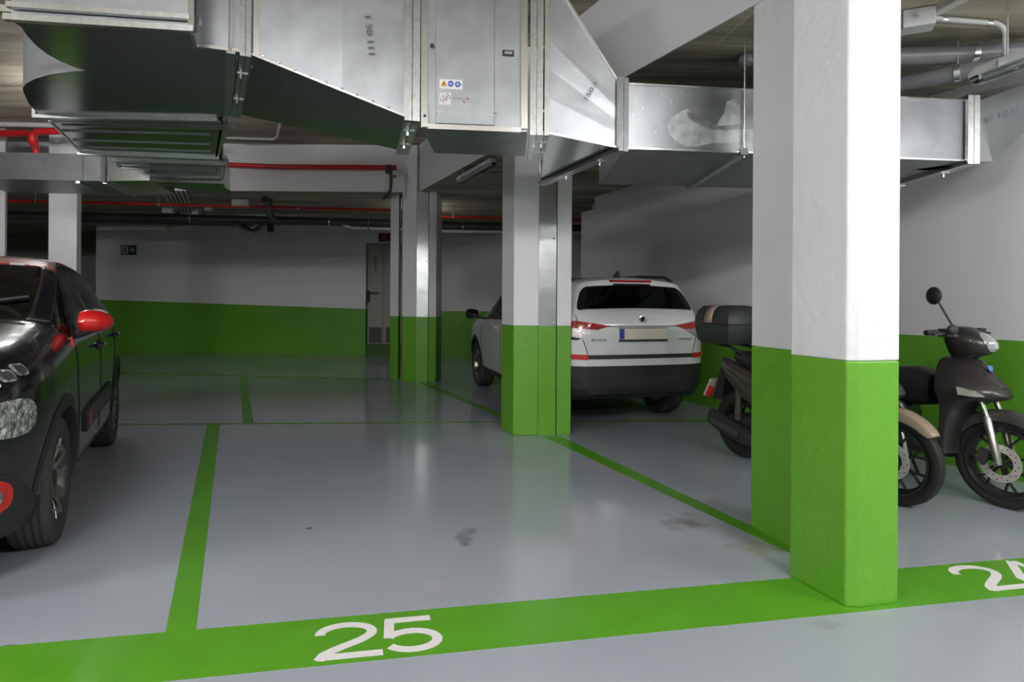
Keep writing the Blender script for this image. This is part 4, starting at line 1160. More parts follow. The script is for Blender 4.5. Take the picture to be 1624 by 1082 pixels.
# ---------------------------------------------------------------- black hatchback with red roof
BLACKP = mat('black_car_paint', (.006, .006, .008), .25, coat=1.0)
REDCAR = mat('red_car_paint', (.33, .01, .012), .3, coat=1.0)
REDMIR = mat('red_mirror_paint', (.62, .008, .008), .3, coat=.8)
WHITECAR = mat('white_car_paint', (.66, .67, .68), .3, coat=1.0)
yaw = rad(27.5)
fw = Vector((sin(yaw), -cos(yaw), 0)); lf_ = Vector((cos(yaw), sin(yaw), 0))
cf = Fz(97, 858)
c3_c = cf - lf_ * .845 - fw * 1.27
hatch = thing('hatchback_car', 'black hatchback car with red roof and red mirror, parked at left', 'car', (c3_c.x, c3_c.y, 0), math.atan2(fw.y, fw.x))
hatch.scale = (1, 1, 1.12)
hs = [
 (2.09, [(0, .30), (.34, .30), (.44, .38), (.50, .55), (.50, .70), (.47, .78), (.38, .84), (.22, .86), (0, .87)]),
 (2.03, [(0, .22), (.50, .22), (.59, .34), (.645, .55), (.645, .73), (.61, .83), (.50, .90), (.27, .925), (0, .935)]),
 (1.88, [(0, .19), (.66, .19), (.72, .33), (.765, .55), (.77, .78), (.735, .90), (.62, .965), (.33, .985), (0, .995)]),
 (1.62, [(0, .19), (.77, .19), (.82, .33), (.845, .55), (.85, .82), (.815, .945), (.70, 1.015), (.37, 1.035), (0, 1.04)]),
 (1.27, [(0, .19), (.79, .19), (.85, .33), (.87, .55), (.868, .86), (.835, .98), (.72, 1.055), (.40, 1.075), (0, 1.08)]),
 (.98, [(0, .19), (.78, .19), (.85, .30), (.87, .55), (.865, .90), (.835, 1.0), (.745, 1.085), (.64, 1.105), (0, 1.13)]),
 (.62, [(0, .19), (.78, .19), (.85, .30), (.865, .55), (.865, .91), (.83, 1.01), (.715, 1.28), (.64, 1.31), (0, 1.335)]),
 (.40, [(0, .19), (.78, .19), (.85, .30), (.862, .55), (.865, .917), (.83, 1.013), (.672, 1.375), (.595, 1.408), (0, 1.432)]),
 (.22, [(0, .19), (.78, .19), (.85, .30), (.86, .55), (.865, .92), (.83, 1.015), (.64, 1.425), (.555, 1.462), (0, 1.484)]),
 (-.04, [(0, .19), (.78, .19), (.85, .30), (.86, .55), (.865, .925), (.83, 1.02), (.62, 1.445), (.54, 1.48), (0, 1.50)]),
 (-.15, [(0, .19), (.78, .19), (.85, .30), (.86, .55), (.865, .93), (.83, 1.02), (.62, 1.445), (.54, 1.482), (0, 1.502)]),
 (-.85, [(0, .19), (.78, .19), (.85, .30), (.865, .55), (.865, .945), (.825, 1.035), (.615, 1.42), (.54, 1.465), (0, 1.485)]),
 (-1.18, [(0, .20), (.78, .20), (.85, .32), (.87, .55), (.865, .96), (.815, 1.06), (.625, 1.36), (.54, 1.435), (0, 1.455)]),
 (-1.52, [(0, .22), (.78, .22), (.84, .34), (.86, .55), (.85, .96), (.80, 1.06), (.65, 1.24), (.55, 1.385), (0, 1.405)]),
 (-1.74, [(0, .25), (.74, .25), (.80, .36), (.825, .55), (.81, .93), (.76, 1.02), (.66, 1.09), (.56, 1.17), (0, 1.20)]),
 (-1.87, [(0, .28), (.66, .28), (.72, .38), (.75, .55), (.73, .85), (.69, .93), (.60, .98), (.4, 1.0), (0, 1.01)]),
 (-1.90, [(0, .32), (.58, .32), (.64, .40), (.66, .55), (.64, .80), (.60, .87), (.5, .91), (.3, .93), (0, .94)]),
]
def hm(i, j):
    if j == 0: return 'underbody'
    if j == 1 and 3 <= i <= 13: return 'sill_cladding'
    if j == 1: return 'front_lower_bumper' if i < 3 else 'rear_lower_bumper'
    if j == 5:
        if i in (5, 6, 7, 8): return 'side_window_front'
        if i == 9: return 'door_pillar'
        if i in (10, 11): return 'side_window_rear'
    if 5 <= i <= 6:
        if j == 6: return 'windshield_pillar'
        if j == 7: return 'windshield'
    if 7 <= i <= 12 and j in (6, 7): return 'roof_panel'
    if i == 13 and j == 7: return 'rear_window'
    return 'body_shell'
mats_h = {'body_shell': BLACKP, 'underbody': INTER, 'sill_cladding': BLACKPL, 'front_lower_bumper': BLACKPL, 'rear_lower_bumper': BLACKPL, 'side_window_front': GLASS, 'side_window_rear': GLASSD,
          'door_pillar': BLACKP, 'windshield_pillar': BLACKP, 'windshield': GLASS, 'roof_panel': REDCAR, 'rear_window': GLASSD}
def hcr(i0, j0, i1, j1):
    if j0 == j1 == 5 and 5 <= min(i0, i1): return .35
    if j0 == j1 == 6 and min(i0, i1) >= 6 and max(i0, i1) <= 13: return .5
    return 0
hc = Car(hatch, hs, mats_h, hm, hcr, arches=((1.27, .316, .362), (-1.27, .316, .362)))
hc.arch(1.27, .316, .355, .425, BLACKPL, -12, 192)
hc.arch(-1.27, .316, .355, .425, BLACKPL, -12, 192)
for sx in (1, -1):
    for sy in (1, -1):
        wheel(hatch, (sx * 1.27, sy * .745, .316), .316, .205, .212, sy, 5, 'double', ALLOY, barrel=mat('rim_dark_grey', (.09, .085, .08), .4, .7))
for (x, y) in ((.05, .36), (.05, -.36), (-.85, .38), (-.85, -.38)): seat(hatch, x, y)
MB().box((.78, 0, .90), (.42, 1.36, .22)).build('dashboard', INTER, hatch, bevel=.05, local=True)
sw = MB(); cx_, cz_ = .48, 1.0
pts = [Vector((cx_ - .08 * sin(t) * 0 + .07 * sin(t), .36 + .18 * cos(t), cz_ + .17 * sin(t))) for t in [2 * PI * k / 24 for k in range(25)]]
sw.tube(pts, .016, 8, False); sw.bar((cx_, .20, cz_), (cx_, .52, cz_), .05, .03); sw.box((cx_ + .03, .36, cz_), (.06, .12, .10))
sw.build('steering_wheel', DARKGREY, hatch, smooth=True, local=True)
# mirror on the driver's side
ell_m = Matrix.Rotation(rad(-8), 3, 'Z')
mr = MB()
rings = []
for t, a, b, zc in ((0, .03, .03, 1.085), (.04, .10, .06, 1.085), (.25, .115, .07, 1.085), (.6, .10, .062, 1.085), (.88, .06, .045, 1.082), (1, .02, .016, 1.08)):
    y = .845 + .18 * t
    rings.append([Vector((.72 + a * cos(q) * 1.0 - .03 * t, y, zc + b * sin(q))) for q in [2 * PI * k / 14 for k in range(14)]])
mr.loft(rings)
mo = mr.build('side_mirror', REDMIR, hatch, smooth=True, local=True); mo['label'] = 'red side mirror housing'
MB().loft([[Vector((.74 + .06 * cos(q), .80, 1.0 + .025 * sin(q))) for q in [2 * PI * k / 10 for k in range(10)]], [Vector((.72 + .06 * cos(q), .88, 1.025 + .025 * sin(q))) for q in [2 * PI * k / 10 for k in range(10)]], [Vector((.70 + .055 * cos(q), .95, 1.05 + .02 * sin(q))) for q in [2 * PI * k / 10 for k in range(10)]]]).build('mirror_arm', BLACKPL, mo, smooth=True, local=True)
MB().ell((.605, .93, 1.108), (.012, .07, .05)).build('mirror_glass', CHROME, mo, smooth=True, local=True)
mo2 = MB(); mo2.loft([[Vector((p.x, -p.y, p.z)) for p in reversed(r)] for r in rings]); mo2.build('side_mirror', REDMIR, hatch, smooth=True, local=True)
# door handles, seams, mouldings
for x, z in ((-.02, .905), (-.98, .93)):
    p, nn = hc.hit('left', x, z)
    hb = MB(); hb.tube([p + Vector((-.10, .0, 0)), p + Vector((-.08, .035, .002)), p + Vector((.06, .035, .002)), p + Vector((.08, 0, 0))], .014, 8)
    hb.build('door_handle', BLACKP, hatch, smooth=True, local=True)
    hc.patch('handle_recess', 'left', [(x - .09, z - .03), (x + .07, z - .03), (x + .07, z + .035), (x - .09, z + .035)], INTER, .001)
SEAM = mat('panel_gap', (.002, .002, .002), .8)
hc.line('door_seam', 'left', [(.86, 1.0), (.88, .75), (.80, .36)], .004, SEAM)
hc.line('door_seam', 'left', [(-.12, 1.0), (-.14, .7), (-.12, .34)], .004, SEAM)
hc.line('door_seam', 'left', [(-1.05, .98), (-1.0, .80), (-.86, .55), (-.80, .36)], .004, SEAM)
am = hc.patch('door_bump_panel', 'left', [(.60, .43), (.66, .56), (-.62, .60), (-.72, .47)], BLACKPL, .016)
hc.patch('red_insert', 'left', [(.50, .45), (.54, .545), (.44, .545), (.40, .45)], REDMIR, .0185, .004, parent=am)
for k in range(4):
    x = .28 - k * .24
    hc.patch('bump_capsule', 'left', [(x - .09, .465), (x + .09, .465), (x + .09, .565), (x - .09, .565)], DARKGREY, .022, .004, parent=am)
mk_ = hc.patch('mirror_sail', 'left', [(.86, 1.01), (.66, 1.03), (.70, 1.09)], BLACKPL, .006)
hc.patch('red_marker', 'left', [(.93, .955), (.885, .955), (.875, 1.0), (.91, 1.005)], REDMIR, .006)
# front lamps
LAMPIN = mat('lamp_reflector', (.36, .37, .36), .2, .4, noise=(32, .75), bump=(40, 1.0, .03))
def oval(cx, cy, a, b, n=22, p=2.6):
    return [(cx + a * math.copysign(abs(cos(t)) ** (2 / p), cos(t)), cy + b * math.copysign(abs(sin(t)) ** (2 / p), sin(t))) for t in [2 * PI * k / n for k in range(n)]]
for sy in (1, -1):
    sd_ax = 'left' if sy > 0 else 'right'
    hl = hc.patch('headlight', sd_ax, oval(1.865, .715, .135, .078), LAMPIN, .012, .02, .02)
    hc.patch('headlight_front', 'front', oval(sy * .575, .715, .13, .078), LAMPIN, .012, .02, .02, parent=hl)
    hc.patch('headlight_surround', sd_ax, oval(1.85, .715, .175, .105), BLACKP, .004, .02, .02, parent=hl)
    dr = hc.patch('running_light', sd_ax, [(1.96, .90), (1.72, .945), (1.695, .915), (1.73, .875), (1.96, .815)], BLACKP, .008, .02, .02)
    for xx in (1.77, 1.85, 1.93):
        zz_ = .905 - (xx - 1.77) * .22
        hc.patch('light_guide', sd_ax, oval(xx, zz_, .034, .024, 16, 4.5), LAMPIN, .013, .006, .02, parent=dr)
        hc.patch('light_core', sd_ax, oval(xx, zz_, .024, .015, 16, 4.5), DARKGREY, .016, .004, .02, parent=dr)
    fg = hc.patch('fog_lamp_surround', 'front', oval(sy * .665, .405, .075, .075), REDMIR, .016, .02, .03)
    hc.patch('fog_lamp', 'front', oval(sy * .665, .405, .045, .045), LAMPIN, .022, .01, .03, parent=fg)
hc.patch('bumper_trim', 'front', [(-.78, .25), (.78, .25), (.80, .33), (.76, .47), (.66, .52), (.5, .50), (.3, .44), (-.3, .44), (-.5, .5), (-.66, .52), (-.76, .47), (-.80, .33)], BLACKPL, .006, .02, .04)
gr_ = hc.patch('grille', 'front', [(-.48, .46), (.48, .46), (.54, .56), (.46, .655), (-.46, .655), (-.54, .56)], BLACKPL, .003, .02, .04)
for zz_ in (.49, .655):
    hc.patch('grille_bar', 'front', [(-.46, zz_ - .008), (.46, zz_ - .008), (.46, zz_ + .008), (-.46, zz_ + .008)], BLACKP, .010, .01, .05, parent=gr_)
hc.patch('bonnet_edge_strip', 'front', [(-.56, .835), (.56, .835), (.56, .848), (-.56, .848)], CHROME, .006, .01, .05)
hc.patch('bonnet_edge_panel', 'front', [(-.56, .775), (.56, .775), (.56, .83), (-.56, .83)], BLACKPL, .004, .01, .05)
hc.patch('number_plate', 'front', [(-.26, .515), (.26, .515), (.26, .625), (-.26, .625)], mat('plate_white', (.6, .58, .52), .4), .016, .01, .05)
for s0, s1 in (((.60, .0), (.55, .45)), ((.60, -.5), (.55, .1))):
    pass
wp = MB(); 
a_, b_ = hc.hit('top', .97, .05)[0] + Vector((0, 0, .02)), hc.hit('top', .80, .60)[0] + Vector((0, 0, .02))
wp.bar(a_, b_, .014, .012); wp.build('wiper', BLACKPL, hatch, local=True)
hc.patch('inspection_sticker', 'top', [(.40, .42), (.36, .42), (.36, .50), (.40, .50)], mat('sticker_white2', (.5, .52, .5), .5), .003, .003, .03)
for sy in (1, -1):
    hc.patch('tail_light', 'rear', oval(sy * .58, .86, .10, .08), mat('red_lens', (.32, .01, .01), .15, coat=.5), .006, .02, .03)

# ---------------------------------------------------------------- white sport utility car seen from behind
yaw2 = rad(16.0)
fu = Vector((-sin(yaw2), cos(yaw2), 0)); lu = Vector((-cos(yaw2), -sin(yaw2), 0))
wf = Fz(757, 611.5)
kc = wf - fu * 1.395 - lu * .915 + Vector((-.02, 0, 0))
suv = thing('suv_car', 'white sport utility car parked nose in behind the middle pillar', 'car', (kc.x, kc.y, 0), math.atan2(fu.y, fu.x))
ks = [
 (2.31, [(0, .36), (.48, .36), (.60, .46), (.66, .65), (.66, .82), (.62, .90), (.5, .95), (.25, .97), (0, .975)]),
 (2.16, [(0, .28), (.72, .28), (.80, .42), (.83, .65), (.82, .86), (.78, .96), (.65, 1.03), (.32, 1.05), (0, 1.055)]),
 (1.82, [(0, .25), (.82, .25), (.90, .40), (.925, .65), (.92, .90), (.88, 1.01), (.74, 1.09), (.40, 1.11), (0, 1.12)]),
 (1.395, [(0, .25), (.84, .25), (.925, .40), (.945, .65), (.94, .94), (.90, 1.04), (.77, 1.13), (.42, 1.155), (0, 1.165)]),
 (1.05, [(0, .25), (.84, .25), (.92, .36), (.94, .65), (.94, .97), (.90, 1.07), (.81, 1.16), (.70, 1.185), (0, 1.21)]),
 (.55, [(0, .25), (.84, .25), (.92, .36), (.935, .65), (.94, .985), (.895, 1.085), (.77, 1.42), (.69, 1.45), (0, 1.48)]),
 (.18, [(0, .25), (.84, .25), (.92, .36), (.93, .65), (.94, .99), (.895, 1.09), (.71, 1.575), (.63, 1.615), (0, 1.645)]),
 (-.12, [(0, .25), (.84, .25), (.92, .36), (.93, .65), (.94, .995), (.895, 1.095), (.705, 1.595), (.63, 1.635), (0, 1.668)]),
 (-.22, [(0, .25), (.84, .25), (.92, .36), (.93, .65), (.94, 1.0), (.895, 1.10), (.705, 1.597), (.63, 1.637), (0, 1.67)]),
 (-1.15, [(0, .25), (.84, .25), (.92, .38), (.94, .65), (.94, 1.02), (.89, 1.12), (.70, 1.59), (.63, 1.635), (0, 1.67)]),
 (-1.75, [(0, .27), (.84, .27), (.92, .42), (.945, .65), (.935, 1.04), (.885, 1.15), (.69, 1.57), (.625, 1.62), (0, 1.655)]),
 (-2.04, [(0, .30), (.80, .30), (.87, .44), (.895, .65), (.89, 1.05), (.84, 1.17), (.62, 1.55), (.55, 1.60), (0, 1.635)]),
 (-2.11, [(0, .32), (.78, .32), (.85, .44), (.875, .65), (.87, 1.05), (.825, 1.17), (.60, 1.53), (.52, 1.575), (0, 1.61)]),
 (-2.135, [(0, .33), (.77, .33), (.84, .445), (.865, .65), (.86, 1.05), (.815, 1.17), (.60, 1.49), (.52, 1.525), (0, 1.555)]),
 (-2.26, [(0, .36), (.70, .36), (.775, .46), (.80, .66), (.80, 1.05), (.77, 1.17), (.70, 1.25), (.62, 1.275), (0, 1.295)]),
 (-2.35, [(0, .40), (.60, .40), (.66, .48), (.69, .66), (.69, 1.0), (.67, 1.10), (.62, 1.20), (.5, 1.225), (0, 1.245)]),
 (-2.41, [(0, .44), (.46, .44), (.52, .52), (.55, .68), (.55, .96), (.53, 1.04), (.48, 1.10), (.3, 1.12), (0, 1.135)]),
]
def km(i, j):
    if j == 0: return 'underbody'
    if j == 1: return 'lower_cladding'
    if j == 5:
        if i in (4, 5, 6): return 'side_window_front'
        if i == 7: return 'door_pillar'
        if i == 8: return 'side_window_rear'
        if i == 9: return 'side_window_quarter'
    if i in (4, 5):
        if j == 6: return 'windshield_pillar'
        if j == 7: return 'windshield'
    if i == 13 and j == 7: return 'rear_window'
    if i == 13 and j == 6: return 'rear_window_trim'
    return 'body_shell'
SUVCLAD = mat('suv_black_cladding', (.016, .017, .018), .45)
mats_k = {'body_shell': WHITECAR, 'underbody': INTER, 'lower_cladding': SUVCLAD, 'side_window_front': GLASS, 'side_window_rear': GLASSD, 'side_window_quarter': GLASSD, 'door_pillar': BLACKP,
          'windshield_pillar': WHITECAR, 'windshield': GLASS, 'rear_window': GLASSD, 'rear_window_trim': BLACKP}
def kcr(i0, j0, i1, j1):
    if j0 == j1 == 6 and min(i0, i1) >= 5 and max(i0, i1) <= 12: return .4
    if i0 == i1 and i0 in (12, 13) and min(j0, j1) >= 6: return .8
    return 0
kcar = Car(suv, ks, mats_k, km, kcr, arches=((1.395, .355, .41), (-1.395, .355, .41)))
kcar.arch(1.395, .355, .40, .46, SUVCLAD, -12, 192)
kcar.arch(-1.395, .355, .40, .46, SUVCLAD, -12, 192)
for sx in (1, -1):
    for sy in (1, -1):
        wheel(suv, (sx * 1.395, sy * .80, .355), .355, .235, .235, sy, 5, 'multi', mat('alloy_bronze', (.34, .30, .26), .3, 1.0))
for (x, y) in ((.35, .40), (.35, -.40), (-.65, .42), (-.65, -.42), (-.65, 0)): seat(suv, x, y)
MB().box((1.05, 0, .95), (.4, 1.4, .22)).build('dashboard', INTER, suv, bevel=.05, local=True)
REDL = mat('red_lens', (.32, .01, .01), .15, coat=.5); CLRL = mat('clear_lamp', (.5, .48, .47), .2, .6, bump=(50, .5, .01))
for sy in (1, -1):
    tl = kcar.patch('tail_light', 'rear', [(sy * .36, 1.112), (sy * .70, 1.16), (sy * .82, 1.15), (sy * .82, 1.09), (sy * .50, 1.072)], REDL, .007, .02, .04)
    kcar.patch('tail_light_lower', 'rear', [(sy * .48, 1.075), (sy * .82, 1.09), (sy * .82, 1.0), (sy * .66, .985)], CLRL, .006, .02, .04, parent=tl)
    kcar.patch('tail_light_base', 'rear', [(sy * .66, .987), (sy * .82, 1.003), (sy * .82, .975), (sy * .70, .965)], BLACKP, .006, .02, .04, parent=tl)
    kcar.patch('reflector', 'rear', [(sy * .60, .765), (sy * .80, .772), (sy * .80, .822), (sy * .60, .818)], mat('red_reflector', (.55, .01, .012), .3, coat=.5), .010, .012, .04)
kcar.patch('bumper_strip', 'rear', [(-.60, .772), (.60, .772), (.60, .815), (-.60, .815)], BLACKPL, .005, .012, .05)
kcar.patch('bumper_cladding', 'rear', [(-.80, .47), (.80, .47), (.805, .70), (-.805, .70)], SUVCLAD, .008, .02, .05)
kcar.patch('bumper_skid', 'rear', [(-.62, .42), (.62, .42), (.6, .47), (-.6, .47)], BLACKPL, .012, .03, .05)
pl_ = kcar.patch('number_plate', 'rear', [(-.265, .972), (.265, .972), (.265, 1.085), (-.265, 1.085)], mat('plate_cream', (.60, .56, .48), .4), .022, .02, .05)
kcar.patch('plate_blue_band', 'rear', [(.265, .976), (.22, .976), (.22, 1.081), (.265, 1.081)], BLU, .0235, .004, .05, parent=pl_)
kcar.patch('plate_holder', 'rear', [(-.275, .95), (.275, .95), (.275, .972), (-.275, .972)], BLACKPL, .02, .02, .05, parent=pl_)
kcar.patch('plate_holder', 'rear', [(-.275, 1.085), (.275, 1.085), (.275, 1.092), (-.275, 1.092)], BLACKPL, .02, .02, .05, parent=pl_)
kcar.line('tailgate_seam', 'rear', [(.70, 1.22), (.66, 1.0), (.615, .86), (.605, .82)], .004, SEAM)
kcar.line('tailgate_seam', 'rear', [(-.70, 1.22), (-.66, 1.0), (-.615, .86), (-.605, .82)], .004, SEAM)
kcar.line('tailgate_crease', 'rear', [(.52, 1.105), (-.52, 1.105)], .004, SEAM)
# emblem: ring with winged arrow
p, nn = kcar.hit('rear', 0, 1.175)
emb = MB(); emb.lathe([(.046, -.012), (.046, .004), (.036, .006), (.034, -.002), (.034, -.012), (.046, -.012)], 26, 'X', p + Vector((-.012, 0, 0)))
emb.v = [Vector((2 * (p.x - .012) - v.x, v.y, v.z)) for v in emb.v]
eo_ = emb.build('emblem', CHROME, suv, smooth=True, local=True)
MB().tube([p + Vector((-.004, 0, 0)), p + Vector((-.012, 0, 0))], .035, 22).build('emblem_disc', ALLOY, eo_, local=True)
arrow = [(-.002, -.026), (.006, -.026), (.006, -.004), (.016, .004), (.022, .018), (.012, .026), (.0, .020), (-.008, .026), (-.016, .016), (-.012, .008), (-.018, .0), (-.012, -.006), (-.002, -.008)]
q_ = [p + Vector((-.016, -a, b)) for a, b in arrow]
MB().add(q_, tri_fill(q_)).build('emblem_arrow', BLACKP, eo_, local=True)
for tx, y0, w_ in (('SKODA', .57, .16), ('KODIAQ', -.42, .16)):
    pA, _ = kcar.hit('rear', y0, .955); pB, _ = kcar.hit('rear', y0 - w_, .955)
    M = frame_M(pA + Vector((-.006, 0, 0)), pB - pA, (0, 0, 1))
    text_mesh(tx, w_, .026, M, CHROME, 'badge_lettering', suv, .004)
kcar.patch('high_brake_light', 'rear', [(-.25, 1.568), (.25, 1.568), (.25, 1.59), (-.25, 1.59)], REDL, .006, .012, .05)
kcar.patch('rear_wiper', 'rear', [(-.22, 1.535), (.22, 1.535), (.21, 1.545), (-.21, 1.545)], BLACKPL, .02, .01, .05)
# roof rails, antenna fin, mirrors, handles
for sy in (1, -1):
    rr = []
    for x, dz in ((-1.95, .005), (-1.8, .045), (-1.2, .05), (-.4, .05), (.1, .045), (.25, .005)):
        pp_, _ = kcar.hit('top', x, sy * .60); rr.append(pp_ + Vector((0, 0, dz)))
    MB().tube(rr, .017, 8).build('roof_rail', BLACKPL, suv, smooth=True, local=True)
    rg = []
    for t, a, b in ((0, .02, .02), (.1, .05, .06), (.5, .07, .075), (.9, .06, .07), (1, .02, .03)):
        rg.append([Vector((.86 + a * cos(q), sy * (1.0 + .2 * t), 1.16 + b * sin(q))) for q in [2 * PI * k / 12 for k in range(12)]])
    mk2 = MB().loft(rg).build('side_mirror', WHITECAR if sy < 0 else BLACKP, suv, smooth=True, local=True)
    MB().bar((.88, sy * .9, 1.09), (.87, sy * 1.04, 1.12), .06, .04).build('mirror_arm', BLACKPL, mk2, local=True)
pf_, _ = kcar.hit('top', -1.75, 0)
MB().hexa([pf_ + Vector(q) for q in ((-.09, -.02, 0), (.07, -.012, 0), (.07, .012, 0), (-.09, .02, 0))], [pf_ + Vector(q) for q in ((-.07, -.006, .07), (-.05, -.004, .07), (-.05, .004, .07), (-.07, .006, .07))]).build('antenna_fin', BLACKPL, suv, local=True)
for x in (.15, -.85):
    p, nn = kcar.hit('left', x, .985)
    MB().tube([p + Vector((-.11, 0, 0)), p + Vector((-.09, .03, 0)), p + Vector((.09, .03, 0)), p + Vector((.11, 0, 0))], .014, 8).build('door_handle', WHITECAR, suv, smooth=True, local=True)
kcar.line('door_seam', 'left', [(1.0, 1.0), (.98, .7), (.9, .40)], .004, SEAM)
kcar.line('door_seam', 'left', [(-.15, 1.08), (-.17, .7), (-.15, .40)], .004, SEAM)

# ---------------------------------------------------------------- scooters (local frame: front axle above the origin, x forward, y left)
def hsec(z, xf, xr, w, n=9, p=2.2):
    """closed plan section: rounded nose at xf, flat back at xr, half width w"""
    pts = []
    for k in range(n + 1):
        t = -PI / 2 + PI * k / n
        pts.append(Vector((xr + (xf - xr) * abs(cos(t)) ** (2 / p), w * math.copysign(abs(sin(t)) ** (2 / p), sin(t)), z)))
    return pts
def xsec(x, zb, zt, w, n=14, p=2.8):
    zc, zh = (zb + zt) / 2, (zt - zb) / 2
    return [Vector((x, w * math.copysign(abs(cos(t)) ** (2 / p), cos(t)), zc + zh * math.copysign(abs(sin(t)) ** (2 / p), sin(t)))) for t in [2 * PI * k / n for k in range(n)]]
SCB = mat('scooter_black_satin', (.022, .019, .019), .33, coat=.25)
SCG = mat('scooter_grey', (.06, .052, .048), .35, coat=.3)
BEI = mat('scooter_beige', (.33, .25, .19), .35, coat=.4)
SEATM = mat('black_vinyl_seat', (.018, .016, .016), .45, bump=(150, .15, .002))
BOXM = mat('top_box_plastic', (.03, .036, .034), .5)
FORKM = mat('fork_aluminium', (.45, .44, .42), .35, .9)
def scooter(label, loc, rz, body, fender_m, apron_m, steer=0.0, topbox=False, mirror=True, badge=False, signal=True, fa0=28):
    t = thing('motor_scooter', label, 'scooter', (loc.x, loc.y, 0), rz)
    R = .30
    wheel(t, (0, 0, R), R, .082, .226, -1, 7, 'moto', ALLOYD, name='front_wheel', disc=.125, tread=False)
    wheel(t, (-1.36, 0, R - .01), R - .01, .105, .19, -1, 5, 'moto', ALLOYD, name='rear_wheel', tread=False)
    B = lambda mb, nm, m, sm=True, par=t, sub=0: mb.build(nm, m, par, smooth=sm, local=True, subsurf=sub)
    for sy in (-1, 1):
        fk = B(MB().tube([(-.125, sy * .085, .76), (-.06, sy * .087, .585)], .017, 12), 'fork_tube', CHROME)
        B(MB().tube([(-.075, sy * .087, .60), (-.066, sy * .087, .59), (0.0, sy * .09, .325), (.006, sy * .09, .295)], [.02, .027, .024, .022], 14), 'fork_slider', FORKM, par=fk)
        B(MB().tube([(.0, sy * .075, R), (.0, sy * .118, R)], .016, 10), 'axle_nut', BRIGHT, par=fk)
    B(MB().box((-.095, -.075, .33), (.06, .03, .10), Matrix.Rotation(.3, 3, 'Y')), 'brake_caliper', DARKGREY, False)
    # fender: curved shell over the wheel
    fm = MB(); rows = []; N = 16
    for k in range(N + 1):
        a = rad(fa0 + (172 - fa0) * k / N); rr = R + .045 + .012 * sin(PI * k / N)
        wv = .068 if k not in (0, N) else .045
        drop = .05 + .035 * sin(PI * k / N)
        rows.append([Vector((q[0], q[1], q[2])) for q in (((rr - drop) * cos(a), -wv, R + (rr - drop) * sin(a)), (rr * .985 * cos(a), -wv * .9, R + rr * .985 * sin(a)), (rr * 1.01 * cos(a), 0, R + rr * 1.01 * sin(a)), (rr * .985 * cos(a), wv * .9, R + rr * .985 * sin(a)), ((rr - drop) * cos(a), wv, R + (rr - drop) * sin(a)))])
    for r_ in rows: fm.v += r_
    for k in range(N):
        for j in range(4): a = k * 5 + j; fm.f.append((a, a + 1, a + 6, a + 5))
    fo = B(fm, 'front_fender', fender_m); md = fo.modifiers.new('t', 'SOLIDIFY'); md.thickness = .006; md2 = fo.modifiers.new('s', 'SUBSURF'); md2.levels = 1; md2.render_levels = 1
    # front apron / leg shield
    ap = MB().loft([hsec(*q) for q in ((.985, -.20, -.345, .07), (.965, -.165, -.355, .11), (.92, -.115, -.355, .145), (.85, -.055, -.35, .175), (.785, .015, -.34, .20), (.745, .035, -.335, .205), (.715, .01, -.325, .20),
                              (.69, -.09, -.315, .195), (.64, -.165, -.31, .19), (.55, -.215, -.315, .185), (.42, -.24, -.325, .18), (.31, -.245, -.335, .17))])
    apo = B(ap, 'front_apron', apron_m)
    B(MB().loft([hsec(*q) for q in ((.975, -.150, -.30, .055), (.93, -.098, -.30, .075), (.86, -.045, -.3, .085), (.80, .014, -.3, .07))]), 'centre_panel', body, par=apo)
    # instrument head and headlight
    hd = B(MB().loft([hsec(*q) for q in ((.95, -.18, -.32, .07), (.99, -.17, -.325, .075), (1.005, -.125, -.33, .085), (1.02, -.075, -.34, .10), (1.06, -.06, -.35, .12), (1.10, -.07, -.36, .135), (1.14, -.11, -.36, .135), (1.18, -.17, -.34, .115), (1.205, -.22, -.32, .07))]), 'handlebar_cover', body, sub=1)
    hl = MB().loft([hsec(*q) for q in ((1.035, -.064, -.2, .04), (1.06, -.044, -.2, .062), (1.10, -.05, -.2, .07), (1.14, -.085, -.22, .06), (1.165, -.13, -.24, .03))])
    B(hl, 'headlight', mat('scooter_lamp', (.5, .52, .52), .1, .35, coat=1.0), par=hd)
    for sy in (-1, 1):
        gb = B(MB().tube([(-.24, sy * .10, 1.135), (-.28, sy * .20, 1.155), (-.31, sy * .24, 1.16)], .015, 10), 'handlebar', DARKGREY)
        B(MB().tube([(-.31, sy * .235, 1.16), (-.33, sy * .315, 1.158)], [.02, .019], 12), 'grip', BLACKPL, par=gb)
        B(MB().tube([(-.27, sy * .20, 1.16), (-.245, sy * .28, 1.152), (-.265, sy * .33, 1.148)], .008, 8), 'brake_lever', DARKGREY, par=gb)
        B(MB().box((-.27, sy * .19, 1.16), (.07, .07, .055)), 'switch_block', BLACKPL, False, par=gb)
        if signal:
            q = MB().loft([[Vector((xx, sy * yy, z_)) for xx, yy, z_ in ring] for ring in ([(-.19, .214, .795), (-.10, .196, .775), (-.045, .175, .742), (-.09, .193, .738), (-.18, .211, .742)], [(-.19, .18, .795), (-.10, .16, .775), (-.05, .14, .742), (-.09, .16, .738), (-.18, .18, .742)])])
            B(q, 'turn_signal', mat('clear_signal_lens', (.55, .54, .50), .15, .3, coat=1.0, bump=(80, .4, .005)), False, par=apo)
    if mirror:
        mi = B(MB().tube([(-.205, -.19, 1.175), (-.235, -.225, 1.26), (-.275, -.265, 1.375)], .007, 8), 'mirror_stem', BLACKPL)
        B(MB().ell((-.295, -.285, 1.418), (.035, .085, .062), Matrix.Rotation(rad(55), 3, 'Z')), 'mirror_head', BLACKPL, par=mi)
        B(MB().ell((-.225, -.19, 1.185), (.03, .045, .035)), 'reservoir', DARKGREY, par=mi)
